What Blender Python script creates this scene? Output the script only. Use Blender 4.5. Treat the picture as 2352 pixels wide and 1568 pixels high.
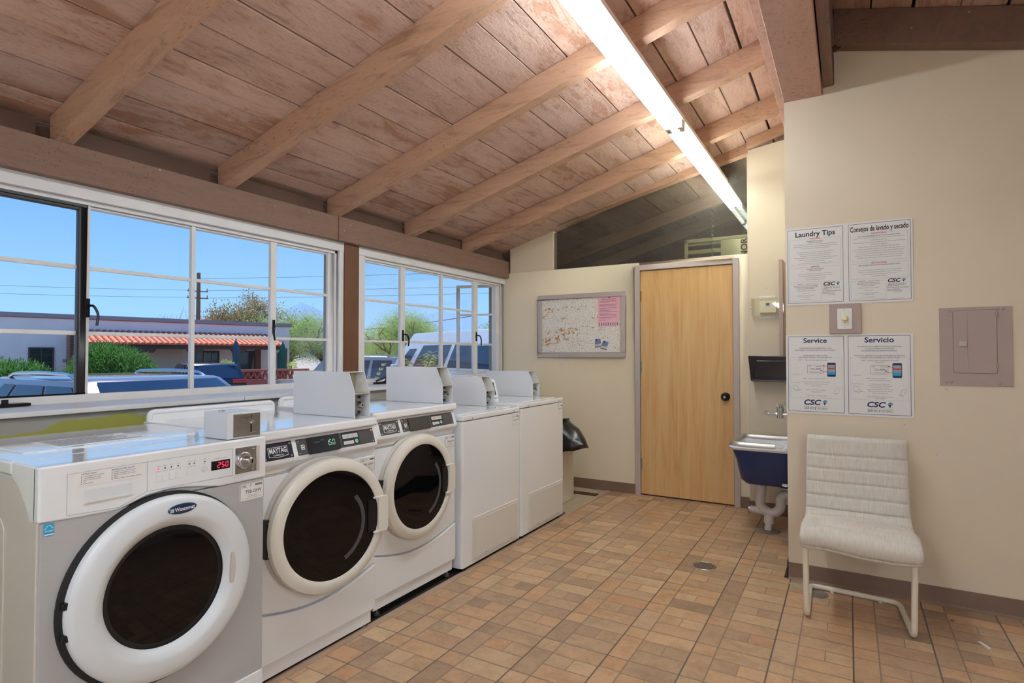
import bpy, bmesh, math, random
from mathutils import Vector, Matrix
# ---------------------------------------------------------------- clear
for o in list(bpy.data.objects): bpy.data.objects.remove(o)
scene = bpy.context.scene
COL = scene.collection
PI = math.pi
# ---------------------------------------------------------------- camera
EYE = 1.289
cam_d = bpy.data.cameras.new('camera'); cam = bpy.data.objects.new('camera', cam_d); COL.objects.link(cam)
cam_d.sensor_width = 36.0; cam_d.lens = 36.0*1319/2352; cam_d.clip_start = 0.02; cam_d.clip_end = 5000
cam.location = (0, 0, EYE); cam.rotation_euler = (math.radians(90)+math.atan(29/1319), 0, math.radians(30.34))
scene.camera = cam
# ---------------------------------------------------------------- sky and sun
world = bpy.data.worlds.new('sky'); scene.world = world; world.use_nodes = True
wt = world.node_tree; wt.nodes.clear()
w_out = wt.nodes.new('ShaderNodeOutputWorld'); w_bg = wt.nodes.new('ShaderNodeBackground')
w_tc = wt.nodes.new('ShaderNodeTexCoord'); w_sep = wt.nodes.new('ShaderNodeSeparateXYZ'); w_r = wt.nodes.new('ShaderNodeValToRGB')
wt.links.new(w_tc.outputs['Generated'], w_sep.inputs[0]); wt.links.new(w_sep.outputs['Z'], w_r.inputs[0])
wt.links.new(w_r.outputs[0], w_bg.inputs[0]); wt.links.new(w_bg.outputs[0], w_out.inputs[0])
cr = w_r.color_ramp; cr.elements[0].position = 0.0; cr.elements[0].color = (0.26, 0.46, 0.68, 1)
cr.elements[1].position = 0.85; cr.elements[1].color = (0.05, 0.15, 0.42, 1)
for p, c in ((0.08, (0.22, 0.415, 0.66, 1)), (0.32, (0.085, 0.235, 0.52, 1))):
    e = cr.elements.new(p); e.color = c
w_bg.inputs[1].default_value = 1.36
sun_d = bpy.data.lights.new('sun', 'SUN'); sun = bpy.data.objects.new('sun', sun_d); COL.objects.link(sun)
sun_d.energy = 4.8; sun_d.angle = 0.009; sun_d.color = (1.0, 0.95, 0.86)
sun.rotation_euler = Vector((-0.40, 0.22, 0.89)).to_track_quat('Z', 'Y').to_euler()
# ---------------------------------------------------------------- exposure
vs = scene.view_settings
vs.view_transform = 'Standard'; vs.look = 'None'; vs.gamma = 1.0; vs.use_curve_mapping = False; vs.exposure = 0.34
scene.cycles.max_bounces = 10; scene.cycles.diffuse_bounces = 6; scene.cycles.transparent_max_bounces = 12
TUBE = 27.0          # radiance of the fluorescent tubes

# ================================================================ helpers
class G:
    """collects verts and faces of one mesh"""
    def __init__(s): s.v = []; s.f = []
    def add(s, vs_, fs_):
        n = len(s.v); s.v += [Vector(p) for p in vs_]; s.f += [[i+n for i in f] for f in fs_]; return s
    def box(s, x0, y0, z0, x1, y1, z1):
        if x0 > x1: x0, x1 = x1, x0
        if y0 > y1: y0, y1 = y1, y0
        if z0 > z1: z0, z1 = z1, z0
        return s.add([(x0,y0,z0),(x1,y0,z0),(x1,y1,z0),(x0,y1,z0),(x0,y0,z1),(x1,y0,z1),(x1,y1,z1),(x0,y1,z1)],
                     [(0,3,2,1),(4,5,6,7),(0,1,5,4),(1,2,6,5),(2,3,7,6),(3,0,4,7)])
    def hexa(s, p):      # eight corners: bottom loop, top loop
        return s.add(p, [(0,3,2,1),(4,5,6,7),(0,1,5,4),(1,2,6,5),(2,3,7,6),(3,0,4,7)])
    def prism(s, poly, axis, a, b):      # polygon in the plane normal to axis ('x' -> (y,z), 'y' -> (x,z), 'z' -> (x,y))
        m = {'x': lambda p, t: (t, p[0], p[1]), 'y': lambda p, t: (p[0], t, p[1]), 'z': lambda p, t: (p[0], p[1], t)}[axis]
        n = len(poly); vs_ = [m(p, a) for p in poly]+[m(p, b) for p in poly]
        return s.add(vs_, [list(range(n))[::-1], list(range(n, 2*n))]+[(i, (i+1) % n, n+(i+1) % n, n+i) for i in range(n)])
    def cyl(s, p0, p1, r0, r1=None, n=20, caps=True):
        r1 = r0 if r1 is None else r1
        p0 = Vector(p0); p1 = Vector(p1); d = (p1-p0).normalized()
        a = d.orthogonal().normalized(); b = d.cross(a)
        vs_ = [p+(a*math.cos(t)+b*math.sin(t))*r for p, r in ((p0, r0), (p1, r1)) for t in [2*PI*i/n for i in range(n)]]
        fs_ = [(i, (i+1) % n, n+(i+1) % n, n+i) for i in range(n)]
        if caps: fs_ += [list(range(n))[::-1], list(range(n, 2*n))]
        return s.add(vs_, fs_)
    def tube(s, pts, r, n=12, caps=True):
        pts = [Vector(p) for p in pts]; rs = r if isinstance(r, (list, tuple)) else [r]*len(pts)
        t0 = (pts[1]-pts[0]).normalized(); a = t0.orthogonal().normalized(); base = len(s.v)
        for i, p in enumerate(pts):
            t = ((pts[min(i+1, len(pts)-1)]-pts[max(i-1, 0)])).normalized()
            a = (a-t*a.dot(t)); a = a.normalized() if a.length > 1e-6 else t.orthogonal().normalized(); b = t.cross(a)
            s.v += [p+(a*math.cos(2*PI*k/n)+b*math.sin(2*PI*k/n))*rs[i] for k in range(n)]
        for i in range(len(pts)-1):
            for k in range(n):
                q = base+i*n; s.f.append([q+k, q+(k+1) % n, q+n+(k+1) % n, q+n+k])
        if caps: s.f.append([base+k for k in range(n)][::-1]); s.f.append([base+(len(pts)-1)*n+k for k in range(n)])
        return s
    def lathe(s, prof, o=(0,0,0), ax=(0,0,1), up=None, n=48, cap=True, a0=0, a1=2*PI):   # prof: (radius, height)
        ax = Vector(ax).normalized(); a = Vector(up).normalized() if up else ax.orthogonal().normalized(); b = ax.cross(a); o = Vector(o)
        base = len(s.v); full = abs(a1-a0-2*PI) < 1e-6; m = n if full else n+1
        for r, h in prof:
            s.v += [o+ax*h+(a*math.cos(a0+(a1-a0)*k/n)+b*math.sin(a0+(a1-a0)*k/n))*r for k in range(m)]
        for i in range(len(prof)-1):
            for k in range(n):
                q = base+i*m; k2 = (k+1) % m; s.f.append([q+k, q+k2, q+m+k2, q+m+k])
        if cap and full:
            if prof[0][0] > 1e-6: s.f.append([base+k for k in range(m)][::-1])
            if prof[-1][0] > 1e-6: s.f.append([base+(len(prof)-1)*m+k for k in range(m)])
        return s
    def tr(s, M):
        s.v = [M @ p for p in s.v]; return s
    def merge(s, g): return s.add(g.v, g.f)

def fillet(pts, r, k=6):          # rounds the inner corners of a 3D polyline
    pts = [Vector(p) for p in pts]; out = [pts[0]]
    for i in range(1, len(pts)-1):
        a, b, c = pts[i-1], pts[i], pts[i+1]
        u = (a-b); v = (c-b); rr = min(r, u.length*0.49, v.length*0.49); p0 = b+u.normalized()*rr; p1 = b+v.normalized()*rr
        for j in range(k+1):
            t = j/k; out.append((1-t)**2*p0+2*t*(1-t)*b+t*t*p1)
    out.append(pts[-1]); return out

def rrect(x0, y0, x1, y1, r, k=5):
    out = []
    for cx, cy, a in ((x1-r, y0+r, -PI/2), (x1-r, y1-r, 0), (x0+r, y1-r, PI/2), (x0+r, y0+r, PI)):
        out += [(cx+r*math.cos(a+PI/2*j/k), cy+r*math.sin(a+PI/2*j/k)) for j in range(k+1)]
    return out

def build(name, g, mat, parent=None, bevel=0, seg=2, smooth=None, local=False, ang=35):
    """one mesh object; g in world coordinates unless local"""
    me = bpy.data.meshes.new(name); bm = bmesh.new()
    off = Vector((0,0,0))
    if parent and not local:
        p = parent
        while p: off += p.location; p = p.parent
    vs_ = [bm.verts.new(p-off) for p in g.v]
    for f in g.f:
        try: bm.faces.new([vs_[i] for i in f])
        except ValueError: pass
    bmesh.ops.remove_doubles(bm, verts=bm.verts, dist=1e-6)
    bmesh.ops.recalc_face_normals(bm, faces=bm.faces)
    if bevel:
        es = [e for e in bm.edges if len(e.link_faces) == 2 and e.calc_face_angle(0) > math.radians(ang)]
        bmesh.ops.bevel(bm, geom=es, offset=bevel, segments=seg, profile=0.5, affect='EDGES', clamp_overlap=True)
    bm.to_mesh(me); bm.free()
    if smooth is None: smooth = bool(bevel)
    if smooth:
        me.polygons.foreach_set('use_smooth', [True]*len(me.polygons))
        me.set_sharp_from_angle(angle=math.radians(40))
    me.materials.append(mat)
    o = bpy.data.objects.new(name, me); COL.objects.link(o)
    if bevel:
        wn = o.modifiers.new('wn', 'WEIGHTED_NORMAL'); wn.keep_sharp = True
    if parent: o.parent = parent
    return o

def tag(o, label=None, cat=None, group=None, kind=None):
    if label: o['label'] = label
    if cat: o['category'] = cat
    if group: o['group'] = group
    if kind: o['kind'] = kind
    return o
def thing(name, label, cat, loc=(0,0,0), group=None, rz=0):
    o = bpy.data.objects.new(name, None); COL.objects.link(o); o.location = loc; o.rotation_euler[2] = rz
    o.empty_display_size = 0.1
    return tag(o, label, cat, group)
def solo(name, g, mat, label, cat, group=None, **k): return tag(build(name, g, mat, **k), label, cat, group)
def struct(name, g, mat, parent=None, **k):
    o = build(name, g, mat, parent, **k)
    if not parent: o['kind'] = 'structure'
    return o
def copy_tree(o, parent=None):
    c = o.copy(); COL.objects.link(c); c.parent = parent
    for ch in [x for x in bpy.data.objects if x.parent == o]: copy_tree(ch, c)
    return c

class F:
    """flat frame: origin, u (right), v (up), n = u x v towards the viewer"""
    def __init__(s, o, u, v): s.o = Vector(o); s.u = Vector(u).normalized(); s.v = Vector(v).normalized(); s.n = s.u.cross(s.v)
    def P(s, a, b, c=0): return s.o+s.u*a+s.v*b+s.n*c
    def box(s, g, a0, b0, a1, b1, c0=0, c1=0.001):
        return g.hexa([s.P(a0,b0,c0), s.P(a1,b0,c0), s.P(a1,b1,c0), s.P(a0,b1,c0), s.P(a0,b0,c1), s.P(a1,b0,c1), s.P(a1,b1,c1), s.P(a0,b1,c1)])
    def poly(s, g, pts, c0=0, c1=0.001):
        n = len(pts); return g.add([s.P(a,b,c0) for a,b in pts]+[s.P(a,b,c1) for a,b in pts],
            [list(range(n))[::-1], list(range(n,2*n))]+[(i,(i+1)%n,n+(i+1)%n,n+i) for i in range(n)])
    def frame(s, g, a0, b0, a1, b1, w, c0=0, c1=0.001):
        s.box(g, a0, b0, a1, b0+w, c0, c1); s.box(g, a0, b1-w, a1, b1, c0, c1); s.box(g, a0, b0+w, a0+w, b1-w, c0, c1); s.box(g, a1-w, b0+w, a1, b1-w, c0, c1); return g
    def disc(s, g, a, b, r, c0=0, c1=0.001, n=24, ry=None):
        ry = r if ry is None else ry
        return s.poly(g, [(a+r*math.cos(2*PI*i/n), b+ry*math.sin(2*PI*i/n)) for i in range(n)], c0, c1)
    def line(s, g, pts, w, c0=0, c1=0.001):
        for (a0,b0),(a1,b1) in zip(pts, pts[1:]):
            d = math.hypot(a1-a0,b1-b0) or 1; nx, ny = -(b1-b0)/d*w/2, (a1-a0)/d*w/2
            s.poly(g, [(a0+nx,b0+ny),(a1+nx,b1+ny),(a1-nx,b1-ny),(a0-nx,b0-ny)][::-1], c0, c1)
        return g
    def text(s, g, t, a, b, size, c=0.0012, align='CENTER', bold=0.0, shear=0.0, width=None, maxw=None, thick=0.0):
        cu = bpy.data.curves.new('t', 'FONT'); cu.body = t; cu.size = size; cu.align_x = align; cu.align_y = 'CENTER'
        cu.offset = bold*size; cu.shear = shear; cu.resolution_u = 3
        ob = bpy.data.objects.new('t', cu); me = bpy.data.meshes.new_from_object(ob)
        if len(me.vertices):
            xs = [v.co.x for v in me.vertices]; w = max(xs)-min(xs); k = 1
            if width: k = width/w
            elif maxw and w > maxw: k = maxw/w
            g.add([s.P(a+v.co.x*k, b+v.co.y, c) for v in me.vertices], [list(p.vertices) for p in me.polygons])
        bpy.data.meshes.remove(me); bpy.data.objects.remove(ob); bpy.data.curves.remove(cu); return g
def wallx(x): return F((x,0,0),(0,1,0),(0,0,1))      # face looking towards +X, a = world Y, b = world Z
def wally(y): return F((0,y,0),(1,0,0),(0,0,1))      # face looking towards -Y, a = world X, b = world Z

# ================================================================ materials
class NT:
    def __init__(s, name):
        s.m = bpy.data.materials.new(name); s.m.use_nodes = True; s.t = s.m.node_tree; s.b = s.t.nodes['Principled BSDF']; s.out = s.t.nodes['Material Output']
    def n(s, ty, ins={}, **k):
        nd = s.t.nodes.new(ty)
        for a, b in k.items(): setattr(nd, a, b)
        for a, b in ins.items(): s.set(nd.inputs[a], b)
        return nd
    def set(s, sock, v):
        if isinstance(v, bpy.types.NodeSocket): s.t.links.new(v, sock)
        elif isinstance(v, bpy.types.Node): s.t.links.new(v.outputs[0], sock)
        else: sock.default_value = v
    def m_(s, op, a, b=0.0, c=0.0):
        nd = s.t.nodes.new('ShaderNodeMath'); nd.operation = op
        for i, x in enumerate((a, b, c)): s.set(nd.inputs[i], x)
        return nd.outputs[0]
    def co(s, scale=(1,1,1), kind='Object', rot=(0,0,0)):
        tc = s.n('ShaderNodeTexCoord'); mp = s.n('ShaderNodeMapping', {0: tc.outputs[kind], 'Scale': scale, 'Rotation': rot}); return mp.outputs[0]
    def noise(s, vec, sc, det=4, rough=0.55, dist=0): return s.n('ShaderNodeTexNoise', {'Vector': vec, 'Scale': sc, 'Detail': det, 'Roughness': rough, 'Distortion': dist}).outputs[0]
    def mix(s, f, a, b, blend='MIX'):
        nd = s.t.nodes.new('ShaderNodeMix'); nd.data_type = 'RGBA'; nd.blend_type = blend
        s.set(nd.inputs[0], f); s.set(nd.inputs[6], a); s.set(nd.inputs[7], b); return nd.outputs[2]
    def ramp(s, f, stops, interp='LINEAR'):
        nd = s.t.nodes.new('ShaderNodeValToRGB'); s.set(nd.inputs[0], f); r = nd.color_ramp; r.interpolation = interp
        while len(r.elements) < len(stops): r.elements.new(0.5)
        for e, (p, c) in zip(r.elements, stops): e.position = p; e.color = c if len(c) == 4 else (*c, 1)
        return nd.outputs[0]
    def bump(s, h, st=0.3, d=0.01):
        nd = s.n('ShaderNodeBump', {'Height': h, 'Strength': st, 'Distance': d}); s.set(s.b.inputs['Normal'], nd.outputs[0])
def C4(r, g, b): return (r, g, b, 1)
def srgb(r, g, b):
    f = lambda c: ((c/255+0.055)/1.055)**2.4 if c/255 > 0.04045 else c/255/12.92
    return (f(r), f(g), f(b), 1)
def pbr(name, col, rough=0.5, metal=0.0, coat=0.0, var=0.0, vs=6, bump=0.0, bs=60, spec=None, trans=0.0, emit=None, es=0.0, alpha=None, stretch=(1,1,1)):
    t = NT(name); b = t.b
    b.inputs['Roughness'].default_value = rough; b.inputs['Metallic'].default_value = metal
    if coat: b.inputs['Coat Weight'].default_value = coat; b.inputs['Coat Roughness'].default_value = 0.06
    if spec is not None: b.inputs['Specular IOR Level'].default_value = spec
    if trans: b.inputs['Transmission Weight'].default_value = trans
    if emit: b.inputs['Emission Color'].default_value = emit; b.inputs['Emission Strength'].default_value = es
    if alpha is not None: b.inputs['Alpha'].default_value = alpha
    v = t.co(stretch)
    n = t.noise(v, vs, 5)
    if var:
        d = tuple(c*(1-var) for c in col[:3]); u = tuple(min(1, c*(1+var*0.6)) for c in col[:3])
        t.set(b.inputs['Base Color'], t.ramp(n, [(0.3, d), (0.7, u)]))
    else:
        t.set(b.inputs['Base Color'], t.mix(t.m_('MULTIPLY', n, 0.06), col, tuple(c*0.8 for c in col[:3])+(1,)))
    if bump: t.bump(t.noise(v, bs, 4), bump, 0.004)
    return t.m
M = {}
M['enamel'] = pbr('white enamel', srgb(228,231,235), 0.10, coat=0.5, spec=0.5)
M['enamel_warm'] = pbr('cream plastic', srgb(216,213,204), 0.32, spec=0.4)
M['enamel_grey'] = pbr('silver grey enamel', srgb(172,172,174), 0.28, spec=0.4)
M['side_grey'] = pbr('warm grey side panel', srgb(196,190,182), 0.4)
M['ring'] = pbr('pale blue white plastic', srgb(212,217,222), 0.3, spec=0.4)
M['glass_dark'] = pbr('smoked door glass', srgb(8,8,11), 0.03, spec=0.35)
M['black'] = pbr('black plastic', srgb(14,14,16), 0.4)
M['rubber_and_shadow'] = pbr('black rubber and seam shadow', srgb(20,20,22), 0.6)  # rubber base strip, also the painted shadow ring of a door
M['chrome'] = pbr('chrome', srgb(205,207,210), 0.14, 1.0)
M['rim_steel'] = pbr('satin rim steel', srgb(190,188,186), 0.42, 0.9, var=0.1, vs=12)
M['seam'] = pbr('dark seam', srgb(96,84,78), 0.7)
M['rough_brown'] = pbr('brown blocking paint', srgb(92,68,56), 0.7, var=0.15)
M['steel'] = pbr('brushed steel', srgb(165,163,160), 0.34, 0.9, var=0.15, vs=20)
M['charcoal'] = pbr('charcoal fascia', srgb(72,72,76), 0.35)
M['navy'] = pbr('navy fascia', srgb(30,36,56), 0.3)
M['display'] = pbr('dark display', srgb(8,10,24), 0.1, coat=0.5)
M['display_off'] = pbr('unlit display', srgb(60,60,60), 0.2)
M['led_red'] = pbr('red led', srgb(230,30,50), 0.5, emit=(1,0.03,0.08,1), es=1.6)
M['led_green'] = pbr('green led', srgb(120,190,150), 0.5, emit=(0.35,0.8,0.55,1), es=0.5)
M['led_dim'] = pbr('dim green bar', srgb(20,70,66), 0.5)
M['paper'] = pbr('white paper label', srgb(228,228,226), 0.5)
M['ink'] = pbr('black ink', srgb(38,38,42), 0.6)
M['ink_grey'] = pbr('grey ink', srgb(96,96,102), 0.6)
M['ink_blue'] = pbr('navy ink', srgb(26,34,88), 0.5)
M['ink_red'] = pbr('red ink', srgb(196,52,42), 0.5)
M['cyan'] = pbr('cyan ink', srgb(40,160,205), 0.5)
M['ink_pale'] = pbr('pale grey ink', srgb(158,166,172), 0.5)
M['silver_ink'] = pbr('silver lettering', srgb(222,222,224), 0.35)
M['mint'] = pbr('mint button', srgb(150,205,165), 0.5)
M['badge_blue'] = pbr('dark blue badge', srgb(24,52,92), 0.15, coat=0.5)
M['lint'] = pbr('off white access panel', srgb(214,211,205), 0.35)
M['beige_metal'] = pbr('beige painted metal', srgb(176,168,152), 0.45)
M['white_trim'] = pbr('white window paint', srgb(214,214,216), 0.42, var=0.05, vs=9, bump=0.08)
M['black_frame'] = pbr('black painted steel sash', srgb(18,18,22), 0.35)
M['mauve'] = pbr('mauve grey trim paint', srgb(186,174,170), 0.4)
M['mauve_dark'] = pbr('mauve taupe paint', srgb(172,154,146), 0.42)
M['cove'] = pbr('brown rubber cove base', srgb(128,104,88), 0.42, var=0.1, vs=5)
M['brown_post'] = pbr('brown post paint', srgb(104,66,42), 0.55, var=0.15)
M['tube'] = pbr('fluorescent tube', srgb(255,252,240), 0.4, emit=(0.82,0.925,1.0,1), es=TUBE)
M['tube_warm'] = pbr('yellow fluorescent tube', srgb(255,250,225), 0.4, emit=(0.90,1.0,0.95,1), es=TUBE*0.8)
M['tube_fill'] = pbr('added fill light tube', srgb(255,252,240), 0.4, emit=(0.82,0.925,1.0,1), es=TUBE*1.7)  # tubes of the added unseen strips, brighter than the visible ones
M['lamp_body'] = pbr('white lamp housing', srgb(206,196,186), 0.4)
M['knob'] = pbr('dark bronze knob', srgb(30,32,42), 0.25, 0.6)
M['brass'] = pbr('worn brass', srgb(176,140,84), 0.35, 0.8)
M['ivory'] = pbr('ivory plastic', srgb(232,226,196), 0.4)
M['white_plate'] = pbr('white switch plate', srgb(228,228,230), 0.35)
M['pink'] = pbr('pink paper', srgb(238,180,196), 0.6, var=0.04)
M['card_blue'] = pbr('blue photo card', srgb(120,132,176), 0.5)
M['card_sand'] = pbr('sand photo card', srgb(212,200,170), 0.5)
M['porcelain'] = pbr('white porcelain', srgb(226,228,232), 0.1, coat=0.5)
M['navy_enamel'] = pbr('navy enamel', srgb(10,44,98), 0.25, coat=0.3, var=0.25, vs=5)
M['pvc'] = pbr('white drain pipe', srgb(214,208,204), 0.3)
M['bag'] = pbr('black bin liner', srgb(16,16,18), 0.22, spec=0.6, bump=0.5, bs=18)
M['bin'] = pbr('cream waste bin', srgb(206,196,176), 0.45)
M['smoke'] = pbr('smoked dispenser plastic', srgb(10,16,28), 0.08, coat=0.5)
M['frame_cream'] = pbr('cream chair tube', srgb(222,212,194), 0.3, coat=0.2, var=0.04)
M['rust'] = pbr('rust', srgb(82,48,30), 0.8, var=0.4, vs=30)
M['heater'] = pbr('olive beige heater enamel', srgb(188,186,142), 0.4)
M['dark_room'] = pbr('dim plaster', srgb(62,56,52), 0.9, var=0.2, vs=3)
M['chain'] = pbr('galvanised spring', srgb(150,148,140), 0.4, 0.7)
def clear_mat(name, tint, rough=0.02, amount=0.08, haze=None):
    t = NT(name); t.t.nodes.remove(t.b)
    tr = t.n('ShaderNodeBsdfTransparent', {0: tint}); gl = t.n('ShaderNodeBsdfGlossy', {'Color': C4(1,1,1), 'Roughness': rough})
    fr = t.n('ShaderNodeFresnel', {'IOR': 1.45}); f = t.m_('MULTIPLY', fr.outputs[0], amount*10)
    mx = t.n('ShaderNodeMixShader', {0: f, 1: tr, 2: gl}); last = mx
    if haze:
        df = t.n('ShaderNodeBsdfDiffuse', {0: haze[0]}); v = t.co()
        dots = t.ramp(t.noise(v, 55, 3, 0.7), [(0.66, (0,0,0)), (0.74, (1,1,1))]); cloud = t.noise(v, 1.6, 4)
        dust = t.m_('ADD', t.m_('MULTIPLY', dots, haze[2]), t.m_('MULTIPLY', cloud, haze[1]))
        last = t.n('ShaderNodeMixShader', {0: dust, 1: mx, 2: df})
    t.set(t.out.inputs[0], last.outputs[0]); return t.m
M['pane'] = clear_mat('window glass', C4(0.98,0.99,0.99), 0.01, 0.012)
M['plexi'] = clear_mat('dusty partition glass', C4(0.66,0.66,0.62), 0.03, 0.06, (C4(0.62,0.60,0.56), 0.12, 0.45))
M['clear_box'] = clear_mat('clear thermostat cover', C4(0.985,0.985,0.975), 0.03, 0.04)

def wood_paint(name, base, worn, dark, stretch, board=None, seed=0, wear=(0.52,0.66), rough=0.62, bump=0.5, flecks=0.35):
    t = NT(name); t.b.inputs['Roughness'].default_value = rough
    v = t.co(stretch); n1 = t.noise(v, 2.2, 8, 0.66, 0.8); n2 = t.noise(v, 17, 5, 0.72, 0.4); n3 = t.noise(t.co((26,9,26) if board else (9,26,26)), 3.2, 4, 0.7)
    big = t.noise(t.co((1.9,0.7,1) if board else (0.7,1.9,1)), 1.9, 4, 0.55, 0.5)
    patch = t.ramp(big, [(0.50,(0,0,0)),(0.60,(1,1,1))])
    c = t.ramp(n1, [(0.30, dark), (0.46, base), (0.72, tuple(min(1,x*1.12) for x in base[:3]))])
    c = t.mix(0.55, c, t.ramp(n2, [(0.34, (0.66,0.60,0.57)), (0.46, (1,1,1))]), 'MULTIPLY')
    fl = t.m_('MULTIPLY', t.ramp(n3, [(0.34,(1,1,1)),(0.42,(0,0,0))]), t.m_('ADD', t.m_('MULTIPLY', patch, 1-flecks), flecks))
    c = t.mix(fl, c, tuple(x*0.42 for x in base[:3])+(1,))
    f = t.m_('MULTIPLY', t.ramp(n1, [(wear[0], (0,0,0)), (wear[1], (1,1,1))]), t.m_('MULTIPLY', patch, 0.8))
    c = t.mix(f, c, worn)
    if board:
        tc = t.n('ShaderNodeTexCoord'); sp = t.n('ShaderNodeSeparateXYZ', {0: tc.outputs['Object']})
        idx = t.m_('FLOOR', t.m_('DIVIDE', t.m_('SUBTRACT', sp.outputs[0], board[0]), board[1]))
        wn = t.n('ShaderNodeTexWhiteNoise', {'W': idx}, noise_dimensions='1D')
        c = t.mix(0.6, c, t.ramp(wn.outputs[0], [(0, (0.80,0.80,0.82)), (1, (1.12,1.08,1.04))]), 'MULTIPLY')
    if 'beam' in name:
        vo = t.n('ShaderNodeTexVoronoi', {'Vector': t.co(), 'Scale': 14.0}); wn2 = t.ramp(vo.outputs['Distance'], [(0.05,(0.8,0.8,0.8)),(0.075,(0,0,0))])
        c = t.mix(t.m_('MULTIPLY', wn2, t.m_('GREATER_THAN', t.noise(t.co(), 3.0, 2), 0.5)), c, srgb(196,178,164))
    t.set(t.b.inputs['Base Color'], c)
    t.bump(t.m_('ADD', t.m_('MULTIPLY', n2, 0.5), t.m_('ADD', t.m_('MULTIPLY', n3, 0.5), n1)), bump, 0.006); return t.m
M['boards'] = wood_paint('rough brown ceiling boards', srgb(202,171,155), srgb(162,116,88), srgb(166,133,116), (7,1.6,7), board=(-3.75,0.19), bump=0.9, wear=(0.44,0.56))
M['rafter'] = wood_paint('brown rafter paint', srgb(186,148,122), srgb(184,128,88), srgb(150,112,88), (1.2,9,9), flecks=0.08)
M['beam'] = wood_paint('brown beam paint', srgb(126,98,84), srgb(134,102,86), srgb(116,90,77), (8,1.0,8), wear=(0.7,0.8), bump=0.25, flecks=0.04)
M['ridge'] = wood_paint('rough mauve brown ridge paint', srgb(198,160,144), srgb(156,116,100), srgb(176,140,124), (5,2.0,5), wear=(0.6,0.75), bump=0.6, flecks=0.15)

def plaster(name, col, var=0.05, spots=True, rough=0.5):
    t = NT(name); t.b.inputs['Roughness'].default_value = rough; t.b.inputs['Specular IOR Level'].default_value = 0.35
    v = t.co(); a = t.noise(v, 1.2, 3); b = t.noise(v, 90, 3)
    c = t.ramp(a, [(0.3, tuple(x*(1-var) for x in col[:3])), (0.7, tuple(min(1,x*(1+var*.5)) for x in col[:3]))])
    if spots: c = t.mix(t.m_('MULTIPLY', t.ramp(t.noise(v, 22, 2), [(0.76,(0,0,0)),(0.80,(1,1,1))]), 0.35), c, srgb(120,104,84))
    t.set(t.b.inputs['Base Color'], c); t.bump(b, 0.12, 0.003); return t.m
M['wall'] = plaster('cream wall paint', srgb(222,209,187))
M['wall_alcove'] = plaster('pale alcove paint', srgb(216,204,184))

def left_wall_mat():
    t = NT('grey paint over yellow'); t.b.inputs['Roughness'].default_value = 0.55
    v = t.co((1,1,1.6)); n = t.noise(v, 1.9, 5, 0.5, 0.6)
    tc = t.n('ShaderNodeTexCoord'); z = t.n('ShaderNodeSeparateXYZ', {0: tc.outputs['Object']}).outputs[2]
    k = t.m_('ADD', n, t.m_('MULTIPLY', t.m_('SUBTRACT', 1.012, z), 4.0))
    f = t.ramp(k, [(0.585,(0,0,0)),(0.60,(1,1,1))])
    c = t.mix(f, srgb(150,148,142), srgb(150,150,72)); t.set(t.b.inputs['Base Color'], c); return t.m
M['left_low'] = left_wall_mat()

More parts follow.
